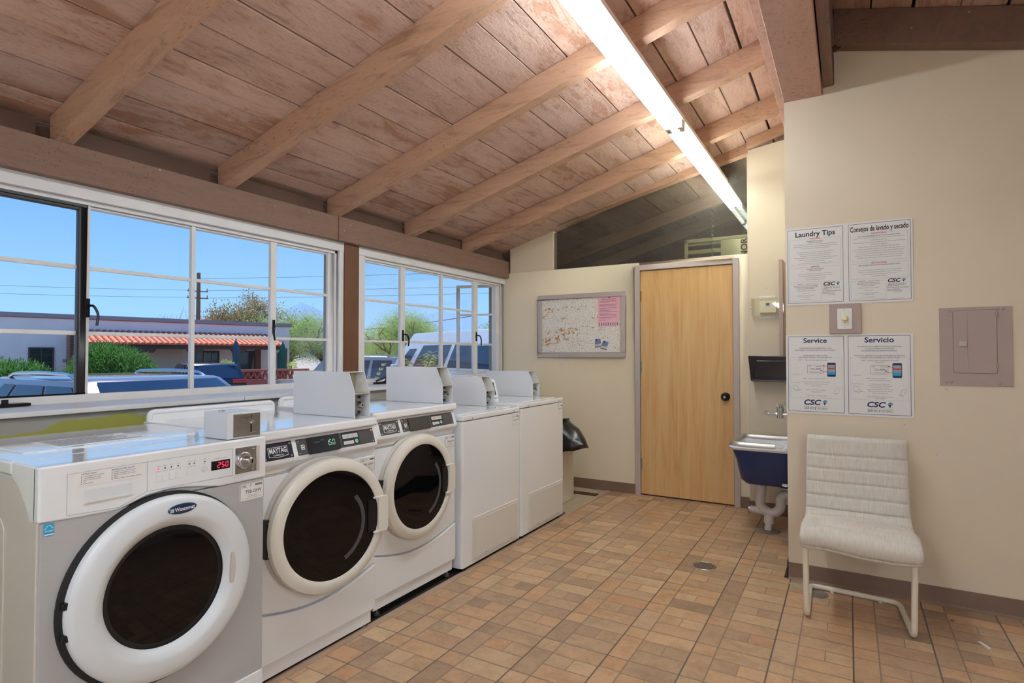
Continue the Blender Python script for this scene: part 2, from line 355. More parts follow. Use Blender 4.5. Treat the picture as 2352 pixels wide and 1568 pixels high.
def floor_mat():
    t = NT('mosaic pattern floor tiles'); tc = t.n('ShaderNodeTexCoord'); sp = t.n('ShaderNodeSeparateXYZ', {0: tc.outputs['Object']})
    TX, TY = 0.3035, 0.3065
    U = t.m_('DIVIDE', t.m_('ADD', sp.outputs[0], 1.209+TX*40), TX); V = t.m_('DIVIDE', t.m_('ADD', sp.outputs[1], -2.97+TY*40), TY)
    iu = t.m_('FLOOR', U); iv = t.m_('FLOOR', V); u = t.m_('FRACT', U); v = t.m_('FRACT', V)
    LC = 0.31
    left = t.m_('LESS_THAN', u, LC)
    # left column: split at v = .68 ; right column: rows at 1/3 and 2/3, middle row halved
    lp = t.m_('GREATER_THAN', v, 0.68)
    r1 = t.m_('GREATER_THAN', v, 0.345); r2 = t.m_('GREATER_THAN', v, 0.655)
    mid = t.m_('MULTIPLY', r1, t.m_('SUBTRACT', 1.0, r2)); split = t.m_('MULTIPLY', mid, t.m_('GREATER_THAN', u, 0.655))
    rid = t.m_('ADD', t.m_('ADD', 2.0, t.m_('ADD', r1, r2)), t.m_('MULTIPLY', split, 3.0))
    pid = t.m_('ADD', t.m_('MULTIPLY', left, lp), t.m_('MULTIPLY', t.m_('SUBTRACT', 1.0, left), rid))
    cv = t.n('ShaderNodeCombineXYZ', {0: iu, 1: iv, 2: pid}); wn = t.n('ShaderNodeTexWhiteNoise', {'Vector': cv}, noise_dimensions='3D')
    col = t.ramp(wn.outputs[0], [(0.0, srgb(158,132,110)), (0.2, srgb(184,155,124)), (0.42, srgb(193,156,121)), (0.62, srgb(172,144,118)), (0.8, srgb(200,171,137)), (1.0, srgb(190,148,113))])
    sh = t.n('ShaderNodeVectorMath', {0: tc.outputs['Object'], 1: wn.outputs[1]}, operation='ADD')
    ns = t.noise(sh.outputs[0], 9, 8, 0.66, 0.4); ns2 = t.noise(sh.outputs[0], 60, 4, 0.6)
    col = t.mix(0.85, col, t.ramp(ns, [(0.32,(0.74,0.70,0.68)),(0.52,(1,1,1)),(0.7,(1.14,1.12,1.08))]), 'MULTIPLY')
    col = t.mix(0.5, col, t.ramp(ns2, [(0.35,(0.86,0.85,0.84)),(0.6,(1.05,1.05,1.05))]), 'MULTIPLY')
    def near(x, at, w): return t.m_('LESS_THAN', t.m_('ABSOLUTE', t.m_('SUBTRACT', x, at)), w)
    R = t.m_('SUBTRACT', 1.0, left); g = near(u, LC, 0.010)
    for q in (t.m_('MULTIPLY', left, near(v, 0.68, 0.010)), t.m_('MULTIPLY', R, near(v, 0.345, 0.009)), t.m_('MULTIPLY', R, near(v, 0.655, 0.009)),
              t.m_('MULTIPLY', mid, near(u, 0.655, 0.006)), near(v, 0.0, 0.013), near(v, 1.0, 0.013)):
        g = t.m_('MAXIMUM', g, q)
    seam = t.m_('MAXIMUM', near(u, 0.0, 0.011), near(u, 1.0, 0.011))
    col = t.mix(t.m_('MULTIPLY', g, 0.85), col, srgb(124,108,94)); col = t.mix(t.m_('MULTIPLY', seam, 0.9), col, srgb(84,76,70))
    t.set(t.b.inputs['Base Color'], col); rg = t.ramp(ns, [(0.3,(0.30,)*3),(0.7,(0.46,)*3)]); t.set(t.b.inputs['Roughness'], rg)
    t.b.inputs['Specular IOR Level'].default_value = 0.45
    h = t.m_('SUBTRACT', t.m_('MULTIPLY', ns2, 0.15), t.m_('MAXIMUM', g, seam)); t.bump(h, 0.25, 0.002); return t.m
M['floor'] = floor_mat()
M['concrete'] = pbr('worn grey slab', srgb(176,162,140), 0.7, var=0.15, vs=5)
M['grime'] = pbr('grimy black floor', srgb(44,40,38), 0.8, var=0.6, vs=40, bump=0.4)
M['strip'] = pbr('beige edging strip', srgb(178,152,130), 0.5, var=0.12, vs=8)

def door_mat():
    t = NT('birch veneer'); t.b.inputs['Roughness'].default_value = 0.33; t.b.inputs['Coat Weight'].default_value = 0.15
    v = t.co((9,1,0.55)); n = t.noise(v, 2.2, 7, 0.6, 0.9); f = t.noise(t.co((60,1,1.2)), 4, 4); lo = t.noise(t.co((1,1,1)), 1.3, 2)
    c = t.ramp(n, [(0.32, srgb(204,156,98)), (0.5, srgb(214,174,118)), (0.7, srgb(220,184,132))])
    c = t.mix(0.5, c, t.ramp(f, [(0.35,(0.90,0.88,0.84)),(0.6,(1.03,1.03,1.03))]), 'MULTIPLY')
    vo = t.n('ShaderNodeTexVoronoi', {'Vector': t.co((2.6,1,1.5)), 'Scale': 1.0}); kn = t.ramp(vo.outputs['Distance'], [(0.012,(1,1,1)),(0.05,(0,0,0))])
    c = t.mix(t.m_('MULTIPLY', kn, 0.6), c, srgb(150,98,52))
    t.set(t.b.inputs['Base Color'], c); return t.m
M['door'] = door_mat()

def cork_mat():
    t = NT('flaking white paint over cork'); t.b.inputs['Roughness'].default_value = 0.8
    v = t.co(); n = t.noise(v, 110, 3, 0.6); ns = t.noise(v, 45, 4, 0.75); band = t.noise(t.co((1.0,1,6)), 2.0, 3)
    k = t.m_('ADD', ns, t.m_('MULTIPLY', t.m_('SUBTRACT', band, 0.5), 0.75))
    f = t.ramp(k, [(0.60,(0,0,0)),(0.64,(1,1,1))]); f2 = t.ramp(n, [(0.575,(0,0,0)),(0.60,(1,1,1))])
    c = t.mix(t.m_('MAXIMUM', f, t.m_('MULTIPLY', f2, 0.8)), srgb(232,230,224), srgb(188,140,88)); t.set(t.b.inputs['Base Color'], c); t.bump(n, 0.3, 0.003); return t.m
M['cork'] = cork_mat()

def fabric_mat():
    t = NT('ribbed cream upholstery'); t.b.inputs['Roughness'].default_value = 0.9
    v = t.co((70,6,6)); n = t.noise(v, 2.6, 6, 0.7); s = t.noise(t.co(), 4, 4)
    c = t.ramp(n, [(0.3, srgb(204,197,184)), (0.5, srgb(218,212,200)), (0.7, srgb(226,221,210))])
    c = t.mix(t.m_('MULTIPLY', t.ramp(s, [(0.58,(0,0,0)),(0.75,(1,1,1))]), 0.35), c, srgb(160,146,122))
    t.set(t.b.inputs['Base Color'], c); t.bump(n, 0.7, 0.006); return t.m
M['fabric'] = fabric_mat()

def grass_like(name, a, b, c_, sc=3):
    t = NT(name); t.b.inputs['Roughness'].default_value = 0.6
    oi = t.n('ShaderNodeNewGeometry'); v = t.co(); n = t.noise(v, sc, 3); r = t.m_('ADD', t.m_('MULTIPLY', oi.outputs['Random Per Island'], 0.6), t.m_('MULTIPLY', n, 0.4))
    t.set(t.b.inputs['Base Color'], t.ramp(r, [(0.15, a), (0.45, b), (0.8, c_)]))
    t.b.inputs['Transmission Weight'].default_value = 0.0
    tl = t.n('ShaderNodeBsdfTranslucent', {0: b}); mx = t.n('ShaderNodeMixShader', {0: 0.45, 1: t.b.outputs[0], 2: tl.outputs[0]}); t.set(t.out.inputs[0], mx.outputs[0]); return t.m
M['oleander'] = grass_like('oleander leaves', srgb(34,76,48), srgb(80,130,64), srgb(170,206,92))
M['mesquite'] = grass_like('mesquite leaves', srgb(126,146,104), srgb(160,178,128), srgb(196,206,154), 1)
M['tree_brown'] = grass_like('autumn leaves', srgb(126,116,92), srgb(160,142,108), srgb(150,160,110), 1)
M['palo'] = grass_like('feathery pale green leaves', srgb(134,162,98), srgb(170,196,118), srgb(202,216,146), 1)
M['acacia'] = grass_like('yellow green leaves', srgb(140,160,70), srgb(186,204,96), srgb(214,218,128), 6)
M['bark'] = pbr('grey bark', srgb(104,88,74), 0.9, var=0.3, vs=12)
M['stucco'] = pbr('white stucco', srgb(238,228,228), 0.9, var=0.05, vs=2, bump=0.1)
M['stucco_tan'] = pbr('tan stucco', srgb(220,200,188), 0.9, var=0.05, vs=2)
M['coping'] = pbr('grey metal coping', srgb(150,146,152), 0.6)
M['terracotta'] = pbr('terracotta tiles', srgb(206,116,88), 0.7, var=0.25, vs=7)
M['brick_red'] = pbr('red brick', srgb(186,100,84), 0.8, var=0.15, vs=8)
M['brick_dark'] = pbr('dark red brick', srgb(118,70,62), 0.8, var=0.2, vs=12)
M['mortar'] = pbr('mortar', srgb(150,120,110), 0.9)
M['brown_trim'] = pbr('dark brown wood', srgb(86,64,60), 0.7)
M['win_dark'] = pbr('house window glass', srgb(40,50,60), 0.1, spec=0.6)
M['drape'] = pbr('pale curtain', srgb(150,156,160), 0.8)
M['asphalt'] = pbr('asphalt', srgb(168,160,152), 0.9, var=0.15, vs=2)
M['gravel'] = pbr('desert gravel', srgb(176,152,128), 0.95, var=0.15, vs=3)
M['mount'] = pbr('haze tinted mountains', srgb(140,176,218), 1.0, var=0.08, vs=0.01)  # atmospheric haze is put into the base colour
M['pole'] = pbr('weathered pole', srgb(122,98,80), 0.9, var=0.2)
M['wire'] = pbr('dark wire', srgb(70,76,92), 0.6)
M['umb_blue'] = pbr('slate blue canvas', srgb(56,86,110), 0.8, var=0.15, vs=8)
M['umb_green'] = pbr('green canvas', srgb(0,98,88), 0.8, var=0.15, vs=8)
M['car_glass'] = pbr('car glass', srgb(34,58,88), 0.03, spec=0.6)
M['tyre'] = pbr('tyre', srgb(24,24,26), 0.8)
M['tail'] = pbr('red tail lamp', srgb(176,20,30), 0.15, coat=0.4)
M['head'] = pbr('clear headlamp', srgb(210,214,220), 0.1, coat=0.4)
def paint(name, c, metal=0.5): return pbr(name, c, 0.22, metal, coat=1.0)
M['suv_paint'] = paint('grey blue car paint', srgb(118,112,128), 0.3)
M['honda_paint'] = paint('dark blue car paint', srgb(30,38,56), 0.5)
M['silver_paint'] = paint('silver tan car paint', srgb(176,168,160), 0.4)
M['van_paint'] = paint('white van paint', srgb(240,238,246), 0.0)
M['whitecar_paint'] = paint('white car paint', srgb(220,222,226), 0.0)
M['banquet'] = pbr('brown vinyl', srgb(84,56,40), 0.5, var=0.1)
# ================================================================ the room
XL, YB, YR, XR = -3.15, 5.17, 3.69, 2.9          # window wall, far wall, poster wall, unseen side wall
YF = -2.8                                        # wall behind the camera
YU = 8.6                                         # far end of the utility room beyond the glass
deckL = lambda x: 3.245+0.281*x
deckR = lambda x: 3.185-0.281*x
raftB = lambda x: 3.112+0.281*x
# ---- floor
struct('floor', G().box(-1.945, YF, -0.06, XR, 5.3, 0.0), M['floor'])
g = G().box(-3.3, YF, -0.06, -1.985, 4.30, -0.012); struct('trim_1', g, M['grime'])
struct('trim_2', G().box(-3.3, 4.30, -0.06, -1.985, 5.3, -0.004), M['concrete'])
g = G().box(-1.988, YF, -0.06, -1.945, 5.17, 0.004); struct('trim_3', g, M['strip'], bevel=0.002)
struct('trim_4', G().box(-2.6, 4.92, -0.004, -2.0, 5.0, 0.003).box(-2.45, 4.88, -0.004, -2.2, 4.94, 0.002), M['rust'])
# ---- window wall
g = G()
for (y0, y1) in ((YF, -1.75), (0.50, 0.80), (2.915, 3.115), (5.15, 5.30)): g.box(-3.30, y0, -0.06, -3.13, y1, 2.06)
for (y0, y1) in ((-1.75, 0.50), (0.80, 2.915), (3.115, 5.15)): g.box(-3.30, y0, -0.06, -3.13, y1, 1.04)
g.box(-3.30, 5.30, -0.06, -3.13, 8.6, 2.06)
struct('wall_left', g, M['left_low'])
struct('wall_left_top', G().box(-3.30, YF, 2.06, -3.126, 8.6, 2.30), M['rough_brown'])
struct('trim_5', G().box(-3.13, YF, -0.03, -2.81, 5.165, 1.040), M['left_low'])                     # thickened wall below the ledge
g = G().box(-3.13, YF, 1.041, -2.785, 1.93, 1.063).box(-3.13, 1.933, 1.041, -2.785, 5.165, 1.063)
struct('trim_6', g, M['white_trim'], bevel=0.004)                                                   # ledge
g = G().box(-3.13, 2.93, 1.06, -3.10, 3.07, 2.10); struct('trim_7', g, M['brown_post'], bevel=0.003)   # post between the windows
# wall plate beam
g = G().box(-3.125, YF, 2.084, -3.06, 2.83, 2.250).box(-3.125, 2.833, 2.084, -3.058, 5.165, 2.253)
b = solo('wall_plate_beam', g, M['beam'], 'long brown painted beam running above both window casings, dotted with pale specks', 'beam', bevel=0.004)
# ---- windows
def window(n, y0, y1, cols, thick, left_open=True, black=None, open_last=False, end_casing=True, lead=0.065):
    w = thing('window_%d' % n, None, None, (XL, (y0+y1)/2, 1.06)); w['kind'] = 'structure'
    fr = wallx(-3.112); g = G()
    fr.box(g, y0-lead, 1.062, y0, 2.092, -0.02, 0.0)
    if end_casing: fr.box(g, y1, 1.062, y1+0.062, 2.092, -0.02, 0.0)
    fr.box(g, y0-lead, 2.022, y1+(0.062 if end_casing else 0.03), 2.092, -0.021, 0.004)
    build('casing', g, M['white_trim'], w, bevel=0.003)
    g = G()                                                            # stepped frame
    for k, (ins, x0, x1) in enumerate(((0.0, -3.19, -3.135), (0.022, -3.19, -3.150))):
        fr2 = wallx(0); a, b_, c, d = y0+ins, 1.063, y1-ins, 2.024-ins*0.8; t = 0.022 if k == 0 else 0.016
        g.box(x0, a, b_, x1, a+t, d); g.box(x0, c-t, b_, x1, c, d); g.box(x0, a, d-t, x1, c, d); g.box(x0, a, b_, x1, c, b_+0.036)
    build('window_frame', g, M['white_trim'], w, bevel=0.002)
    bars = G(); panes = G(); Z0, Z1, R1, R2 = 1.100, 2.000, 1.389, 1.702
    for i, (a, b_) in enumerate(cols):
        isopen = open_last and i == len(cols)-1
        if not isopen and i != black:
            for z in (R1, R2): bars.box(-3.163, a, z-0.009, -3.148, b_, z+0.009)
            panes.box(-3.160, a-0.004, Z0-0.004, -3.157, b_+0.004, Z1+0.004)
        if i+1 < len(cols): bars.box(-3.168, b_, 1.09, -3.143, cols[i+1][0], 2.01)
    bars.box(-3.165, y0+0.03, 1.085, -3.146, y1-0.03, Z0).box(-3.165, y0+0.03, Z1, -3.146, y1-0.03, 2.02)
    bars.box(-3.165, y0+0.03, Z0, -3.146, cols[0][0], Z1).box(-3.165, cols[-1][1], Z0, -3.146, y1-0.03, Z1)
    build('sash_bars', bars, M['white_trim'], w, bevel=0.002)
    if panes.f: build('pane', panes, M['pane'], w)
    return w
def handle(w, y, z, flip=1, big=1.0):
    g = G(); g.box(-3.143, y-0.008, z-0.045, -3.136, y+0.008, z+0.045)
    g.tube(fillet([(-3.138, y, z+0.01), (-3.110, y+0.012*flip, z+0.012), (-3.10, y+0.03*flip, z-0.03), (-3.10, y+0.022*flip, z-0.085*big)], 0.03), [0.006]*7+[0.007]*7+[0.005]*2 if False else 0.006, 8)
    return tag(build('handle', g, M['knob'], w, smooth=True), 'dark curved casement handle')
w1 = window(1, 0.82, 2.890, [(0.90, 1.300), (1.351, 1.846), (1.868, 2.354), (2.396, 2.817)], 0.02, black=0)
g = G(); wx = wallx(-3.140)      # black steel casement, slightly proud of the frame
wx.frame(g, 0.872, 1.068, 1.335, 2.024, 0.036, -0.025, 0.004); wx.box(g, 0.872, 1.972, 1.335, 2.0, -0.025, 0.002)
casement = tag(build('casement', g, M['black_frame'], w1, bevel=0.003), 'black painted steel casement')
g = G()
for z in (1.389, 1.702): g.box(-3.163, 0.90, z-0.010, -3.150, 1.306, z+0.010)
build('sash_bars', g, M['white_trim'], casement, bevel=0.002)
build('pane', G().box(-3.158, 0.90, 1.10, -3.156, 1.306, 1.995), M['pane'], casement)
build('stay', G().box(-3.15, 0.93, 1.066, -3.06, 1.10, 1.078).cyl((-3.09, 1.02, 1.078), (-3.09, 1.02, 1.095), 0.012), M['knob'], w1)
handle(w1, 1.343, 1.51); handle(w1, 2.376, 1.46, -1)
w2 = window(2, 3.14, 5.145, [(3.175, 3.573), (3.628, 4.108), (4.140, 4.63), (4.70, 5.045)], 0.02, open_last=True, end_casing=False, lead=0.088)
handle(w2, 3.600, 1.44, 1); handle(w2, 4.675, 1.46, 1)
th = math.radians(74); hx, hy, W = -3.175, 5.07, 0.42
fo = F((hx-W*math.sin(th), hy-W*math.cos(th), 0), (math.sin(th), math.cos(th), 0), (0,0,1)); g = G()
fo.frame(g, 0, 1.09, W, 2.015, 0.030, -0.012, 0.012)
for z in (1.389, 1.702): fo.box(g, 0.03, z-0.010, W-0.03, z+0.010, -0.008, 0.008)
op = build('casement', g, M['white_trim'], w2, bevel=0.002); op['label'] = 'white casement swung open outwards'
g = G(); fo.box(g, 0.03, 1.12, W-0.03, 1.985, -0.002, 0.001); build('pane', g, M['pane'], op)
g = G().tube(fillet([(-3.10, 3.25, 1.085), (-3.07, 3.34, 1.115), (-3.05, 3.30, 1.075), (-3.05, 3.18, 1.072)], 0.03), 0.008, 8).box(-3.08, 3.20, 1.064, -3.04, 3.42, 1.076)
build('stay', g, M['knob'], w2, smooth=True)
w3 = window(3, -1.70, 0.45, [(-1.62, -1.2), (-1.16, -0.66), (-0.63, -0.13), (-0.09, 0.38)], 0.02)  # unseen window behind the view, added for light from the left
# ---- far wall with the door opening
DX0, DX1 = -1.662, -0.836
g = G().box(-3.13, YB, -0.06, DX0, YB+0.10, 2.135).box(DX1, YB, -0.06, -0.70, YB+0.10, 2.135).box(DX0, YB, 2.062, DX1, YB+0.10, 2.135)
g.prism([(-3.056, 2.135), (-2.552, 2.135), (-2.552, 2.53), (-3.056, 2.390)], 'y', YB+0.012, YB+0.10)
struct('wall_back', g, M['wall'], bevel=0.003)
g = G().prism([(-2.552, 2.137), (-0.70, 2.137), (-0.70, deckL(-0.70)-0.02), (-2.552, deckL(-2.552)-0.02)], 'y', YB+0.030, YB+0.036)
struct('window_4', g, M['plexi'])
g = G().box(-0.70, 5.06, -0.06, -0.20, 5.27, 2.94).prism([(-0.70, 2.94), (-0.30, 2.94), (-0.30, 3.03), (-0.70, 2.975)], 'y', 5.06, 5.27)
g.box(-0.30, 5.06, 2.9, -0.20, 5.27, 3.03)
struct('wall_alcove', g, M['wall_alcove'])
# door casing
g = G(); wy = wally(YB)
wy.box(g, -1.703, 0, -1.655, 2.106, -0.10, 0.016); wy.box(g, -0.842, 0, -0.793, 2.106, -0.10, 0.016); wy.box(g, -1.655, 2.060, -0.842, 2.106, -0.10, 0.016)
struct('trim_8', g, M['mauve'], bevel=0.003)
d = thing('door_1', None, None, (-1.65, YB, 0)); d['kind'] = 'structure'
build('door_slab', G().box(-1.651, YB+0.002, 0.012, -0.846, YB+0.042, 2.055), M['door'], d, bevel=0.002)
build('door_gap', G().box(-1.66, YB+0.03, -0.005, -0.84, YB+0.05, 0.012), M['black'], d)
g = G().lathe([(0.0,0.062),(0.020,0.060),(0.031,0.048),(0.034,0.038),(0.028,0.026),(0.014,0.018),(0.014,0.006),(0.034,0.004),(0.036,0.0)], (-0.908, YB, 0.925), (0,-1,0))
k = build('knob', g, M['knob'], d, smooth=True); build('knob_button', G().cyl((-0.908, YB-0.060, 0.925), (-0.908, YB-0.066, 0.925), 0.010), M['chrome'], k)
build('latch_plate', G().box(-0.846, YB-0.002, 0.895, -0.838, YB+0.004, 0.955), M['chrome'], d)
for z in (1.775, 1.125, 0.235):
    h = G().box(-1.662, YB-0.004, z, -1.640, YB+0.003, z+0.098).cyl((-1.656, YB-0.008, z), (-1.656, YB-0.008, z+0.098), 0.007)
    build('hinge', h, M['brass'] if z > 1.5 else M['steel'], d)
# ---- poster wall
g = G().prism([(-0.31, -0.06), (XR, -0.06), (XR, 2.05), (1.2, 2.70), (-0.052, 3.04), (-0.052, 2.812), (-0.108, 2.802), (-0.108, 2.768), (-0.31, 2.762)], 'y', YR, YR+0.12)
g.box(-0.31, YR+0.12, -0.06, -0.20, 5.06, 2.762)
struct('wall_right', g, M['wall'])
# ---- cove bases
def cove(n, g): struct(n, g, M['cove'], bevel=0.003)
cove('baseboard_back', G().box(-3.1, YB-0.006, -0.001, -1.703, YB, 0.093).box(-0.793, YB-0.006, -0.001, -0.72, YB, 0.093))
cove('baseboard_alcove', G().box(-0.70, 5.052, 0, -0.31, 5.06, 0.093).box(-0.72, 5.052, 0, -0.70, 5.168, 0.093))
cove('baseboard_right', G().prism([(YR, 0), (YR-0.016, 0.0), (YR-0.007, 0.010), (YR-0.006, 0.093), (YR, 0.093)], 'x', -0.312, XR))
struct('baseboard_return', G().prism([(-0.31, 0), (-0.335, 0.0), (-0.318, 0.012), (-0.316, 0.10), (-0.31, 0.10)], 'y', YR-0.006, 5.05), M['rubber_and_shadow'])
# ---- unseen part of the room behind the camera: side wall, rear wall with windows and a door
g = G().box(XR, YF, -0.06, XR+0.15, 0.55, 2.40).box(XR, 1.45, -0.06, XR+0.15, YR+0.12, 2.40).box(XR, 0.55, 2.05, XR+0.15, 1.45, 2.40)
struct('wall_side', g, M['wall'])
g = G()
for (a, b_) in ((-3.3, -2.9), (-1.2, -0.9), (0.7, 1.0), (2.6, 3.05)): g.box(a, YF-0.15, -0.06, b_, YF, 2.2)
for (a, b_) in ((-2.9, -1.2), (-0.9, 0.7), (1.0, 2.6)): g.box(a, YF-0.15, -0.06, b_, YF, 0.85)
g.prism([(-3.3, 2.10), (3.05, 2.10), (3.05, 2.33), (-0.2, 3.24), (-3.3, 2.32)], 'y', YF-0.15, YF)
struct('wall_front', g, M['wall'])
n = 5
for (a, b_) in ((-2.9, -1.2), (-0.9, 0.7), (1.0, 2.6)):  # unseen rear windows added to let daylight in
    w = thing('window_%d' % n, None, None, ((a+b_)/2, YF, 0.85)); w['kind'] = 'structure'; n += 1
    g = G(); fw = F((a, YF-0.07, 0.85), (1,0,0), (0,0,1)); L = b_-a; fw.frame(g, 0, 0, L, 1.25, 0.04, -0.03, 0.03)
    fw.box(g, L/2-0.02, 0.04, L/2+0.02, 1.21, -0.02, 0.02); build('window_frame', g, M['white_trim'], w)
    g = G(); fw.box(g, 0.04, 0.04, L-0.04, 1.21, -0.002, 0.002); build('pane', g, M['pane'], w)
d = thing('door_2', None, None, (XR, 1.0, 0)); d['kind'] = 'structure'
g = G().box(XR+0.02, 0.55, 0, XR+0.06, 0.80, 2.05).box(XR+0.02, 1.20, 0, XR+0.06, 1.45, 2.05).box(XR+0.02, 0.80, 0, XR+0.06, 1.20, 1.35).box(XR+0.02, 0.80, 1.80, XR+0.06, 1.20, 2.05)
build('door_slab', g, M['brown_trim'], d); build('pane', G().box(XR+0.035, 0.80, 1.35, XR+0.04, 1.20, 1.80), M['pane'], d)
# ---- utility room beyond the partition glass
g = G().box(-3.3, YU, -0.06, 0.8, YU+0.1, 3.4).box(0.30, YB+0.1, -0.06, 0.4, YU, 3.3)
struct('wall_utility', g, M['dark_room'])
struct('floor_utility', G().box(-3.3, 5.3, -0.06, 0.8, YU, 0), M['concrete'])
# ---- ceiling boards (gaps between planks) and the roof above, its eave added to keep direct sun out
def boards(f, xs, sgn):
    g = G(); rnd = random.Random(4); P = 0.19; x = xs[0]
    while x < xs[1]:
        x1 = min(x+P-rnd.choice((0.005, 0.008, 0.011, 0.016)), xs[1]); z0, z1 = f(x), f(x1); dz = rnd.uniform(-0.002, 0.002)
        g.hexa([(x,-3.3,z0+dz),(x1,-3.3,z1+dz),(x1,YU,z1+dz),(x,YU,z0+dz),(x,-3.3,z0+0.022),(x1,-3.3,z1+0.022),(x1,YU,z1+0.022),(x,YU,z0+0.022)]); x += P
    return g
struct('ceiling', boards(deckL, (-3.75, -0.33), 1), M['boards'])
struct('ceiling_right', boards(deckR, (-0.06, 3.3), 1), M['boards'])
g = G().hexa([(-3.9,-3.4,deckL(-3.9)+0.03),(-0.15,-3.4,deckL(-0.15)+0.03),(-0.15,9,deckL(-0.15)+0.03),(-3.9,9,deckL(-3.9)+0.03),(-3.9,-3.4,deckL(-3.9)+0.1),(-0.15,-3.4,deckL(-0.15)+0.1),(-0.15,9,deckL(-0.15)+0.1),(-3.9,9,deckL(-3.9)+0.1)])
g.hexa([(-0.15,-3.4,deckR(-0.15)+0.03),(3.4,-3.4,deckR(3.4)+0.03),(3.4,9,deckR(3.4)+0.03),(-0.15,9,deckR(-0.15)+0.03),(-0.15,-3.4,deckR(-0.15)+0.1),(3.4,-3.4,deckR(3.4)+0.1),(3.4,9,deckR(3.4)+0.1),(-0.15,9,deckR(-0.15)+0.1)])
struct('trim_9', g, M['black'])  # black backing sheet, put in to block sky and keep plank gaps dark
# blocking between rafters above the plate
# ---- rafters
RY = [-2.02, -1.21, -0.41, 0.395, 1.208, 2.013, 2.815, 3.62, 4.427]
RL = {4: 'rough brown rafter crossing the upper left corner, nearest to the camera', 5: 'second brown rafter from the left, ending above the middle panes of the wide window',
      6: 'third brown rafter from the left, with a pale scraped patch near the light fixture', 7: 'fourth brown rafter from the left, ending over the smaller window',
      8: 'fifth brown rafter from the left, last full one before the far wall'}
def rafter(y, x0, x1, fb, ft, name='rafter', w=0.038, label=None, group=None, kind=None, mat='rafter'):
    g = G().hexa([(x0,y-w,fb(x0)),(x1,y-w,fb(x1)),(x1,y+w,fb(x1)),(x0,y+w,fb(x0)),(x0,y-w,ft(x0)),(x1,y-w,ft(x1)),(x1,y+w,ft(x1)),(x0,y+w,ft(x0))])
    o = build(name, g, M[mat], bevel=0.006); return tag(o, label, 'rafter' if not kind else None, group, kind)
for i, y in enumerate(RY):
    rafter(y, -3.118, -0.365, raftB, lambda x: deckL(x)-0.001, label=RL.get(i, 'brown rafter carrying the boards behind the camera'), group='rafters under the left slope')
    y2 = RY[i+1] if i+1 < len(RY) else 5.17
    g = G().box(-3.125, y+0.045, 2.255, -3.085, min(y2-0.10, y+0.72), 2.33); struct('trim_%d' % (20+i), g, M['rough_brown'])
for i, y in enumerate((6.04, 6.85, 7.65)): rafter(y, -3.118, -0.365, raftB, lambda x: deckL(x)-0.001, label='dim rafter seen through the dusty glass above the door', group='rafters beyond the partition glass')
rafter(5.125, -2.47, -0.70, lambda x: 2.545+0.2317*(x+2.5), lambda x: deckL(x)-0.001, w=0.043, label='brown ledger along the top edge of the dusty partition glass')
rafter(5.02, -0.70, -0.37, lambda x: deckL(x)-0.075, lambda x: deckL(x)-0.001, w=0.035, label='short brown rafter end above the pale alcove wall')
# right slope rafters
for i, y in enumerate((-2.0, -1.2, -0.4, 0.4, 1.2, 2.0, 2.82)):
    rafter(y, -0.05, 2.9, lambda x: deckR(x)-0.15, lambda x: deckR(x)-0.001, label='brown rafter under the right slope behind the view', group='rafters under the right slope')
rafter(YR-0.045, -0.05, 2.9, lambda x: 2.998-0.263*(x+0.05), lambda x: deckR(x)-0.001, w=0.042, label='dark brown rafter lying against the top of the poster wall', mat='beam')
# ---- ridge beam and its side planks
g = G().box(-0.31, -3.2, 2.762, -0.113, YR+0.001, 3.14); solo('ridge_beam', g, M['ridge'], 'massive rough brown ridge beam ending on top of the poster wall', 'beam', bevel=0.006)
g = G().box(-0.362, -3.2, 2.835, -0.312, 5.05, 3.14); solo('side_plank', g, M['ridge'], 'rough brown plank fixed along the left side of the ridge beam', 'plank', bevel=0.003)
g = G().box(-0.107, -3.2, 2.803, -0.055, YR-0.002, 3.16); solo('side_plank', g, M['beam'], 'narrow brown plank bolted along the right side of the ridge beam', 'plank', bevel=0.003)
g = G().cyl((-0.055, 3.45, 2.90), (-0.035, 3.45, 2.90), 0.016, n=6).cyl((-0.035, 3.45, 2.90), (-0.015, 3.45, 2.90), 0.007)
solo('bolt', g, M['rust'], 'rusty bolt end sticking out of the plank beside the ridge beam', 'bolt')
g = G().box(-0.31, YR+0.12, 2.763, -0.11, 5.06, 3.14); struct('trim_10', g, M['ridge'])
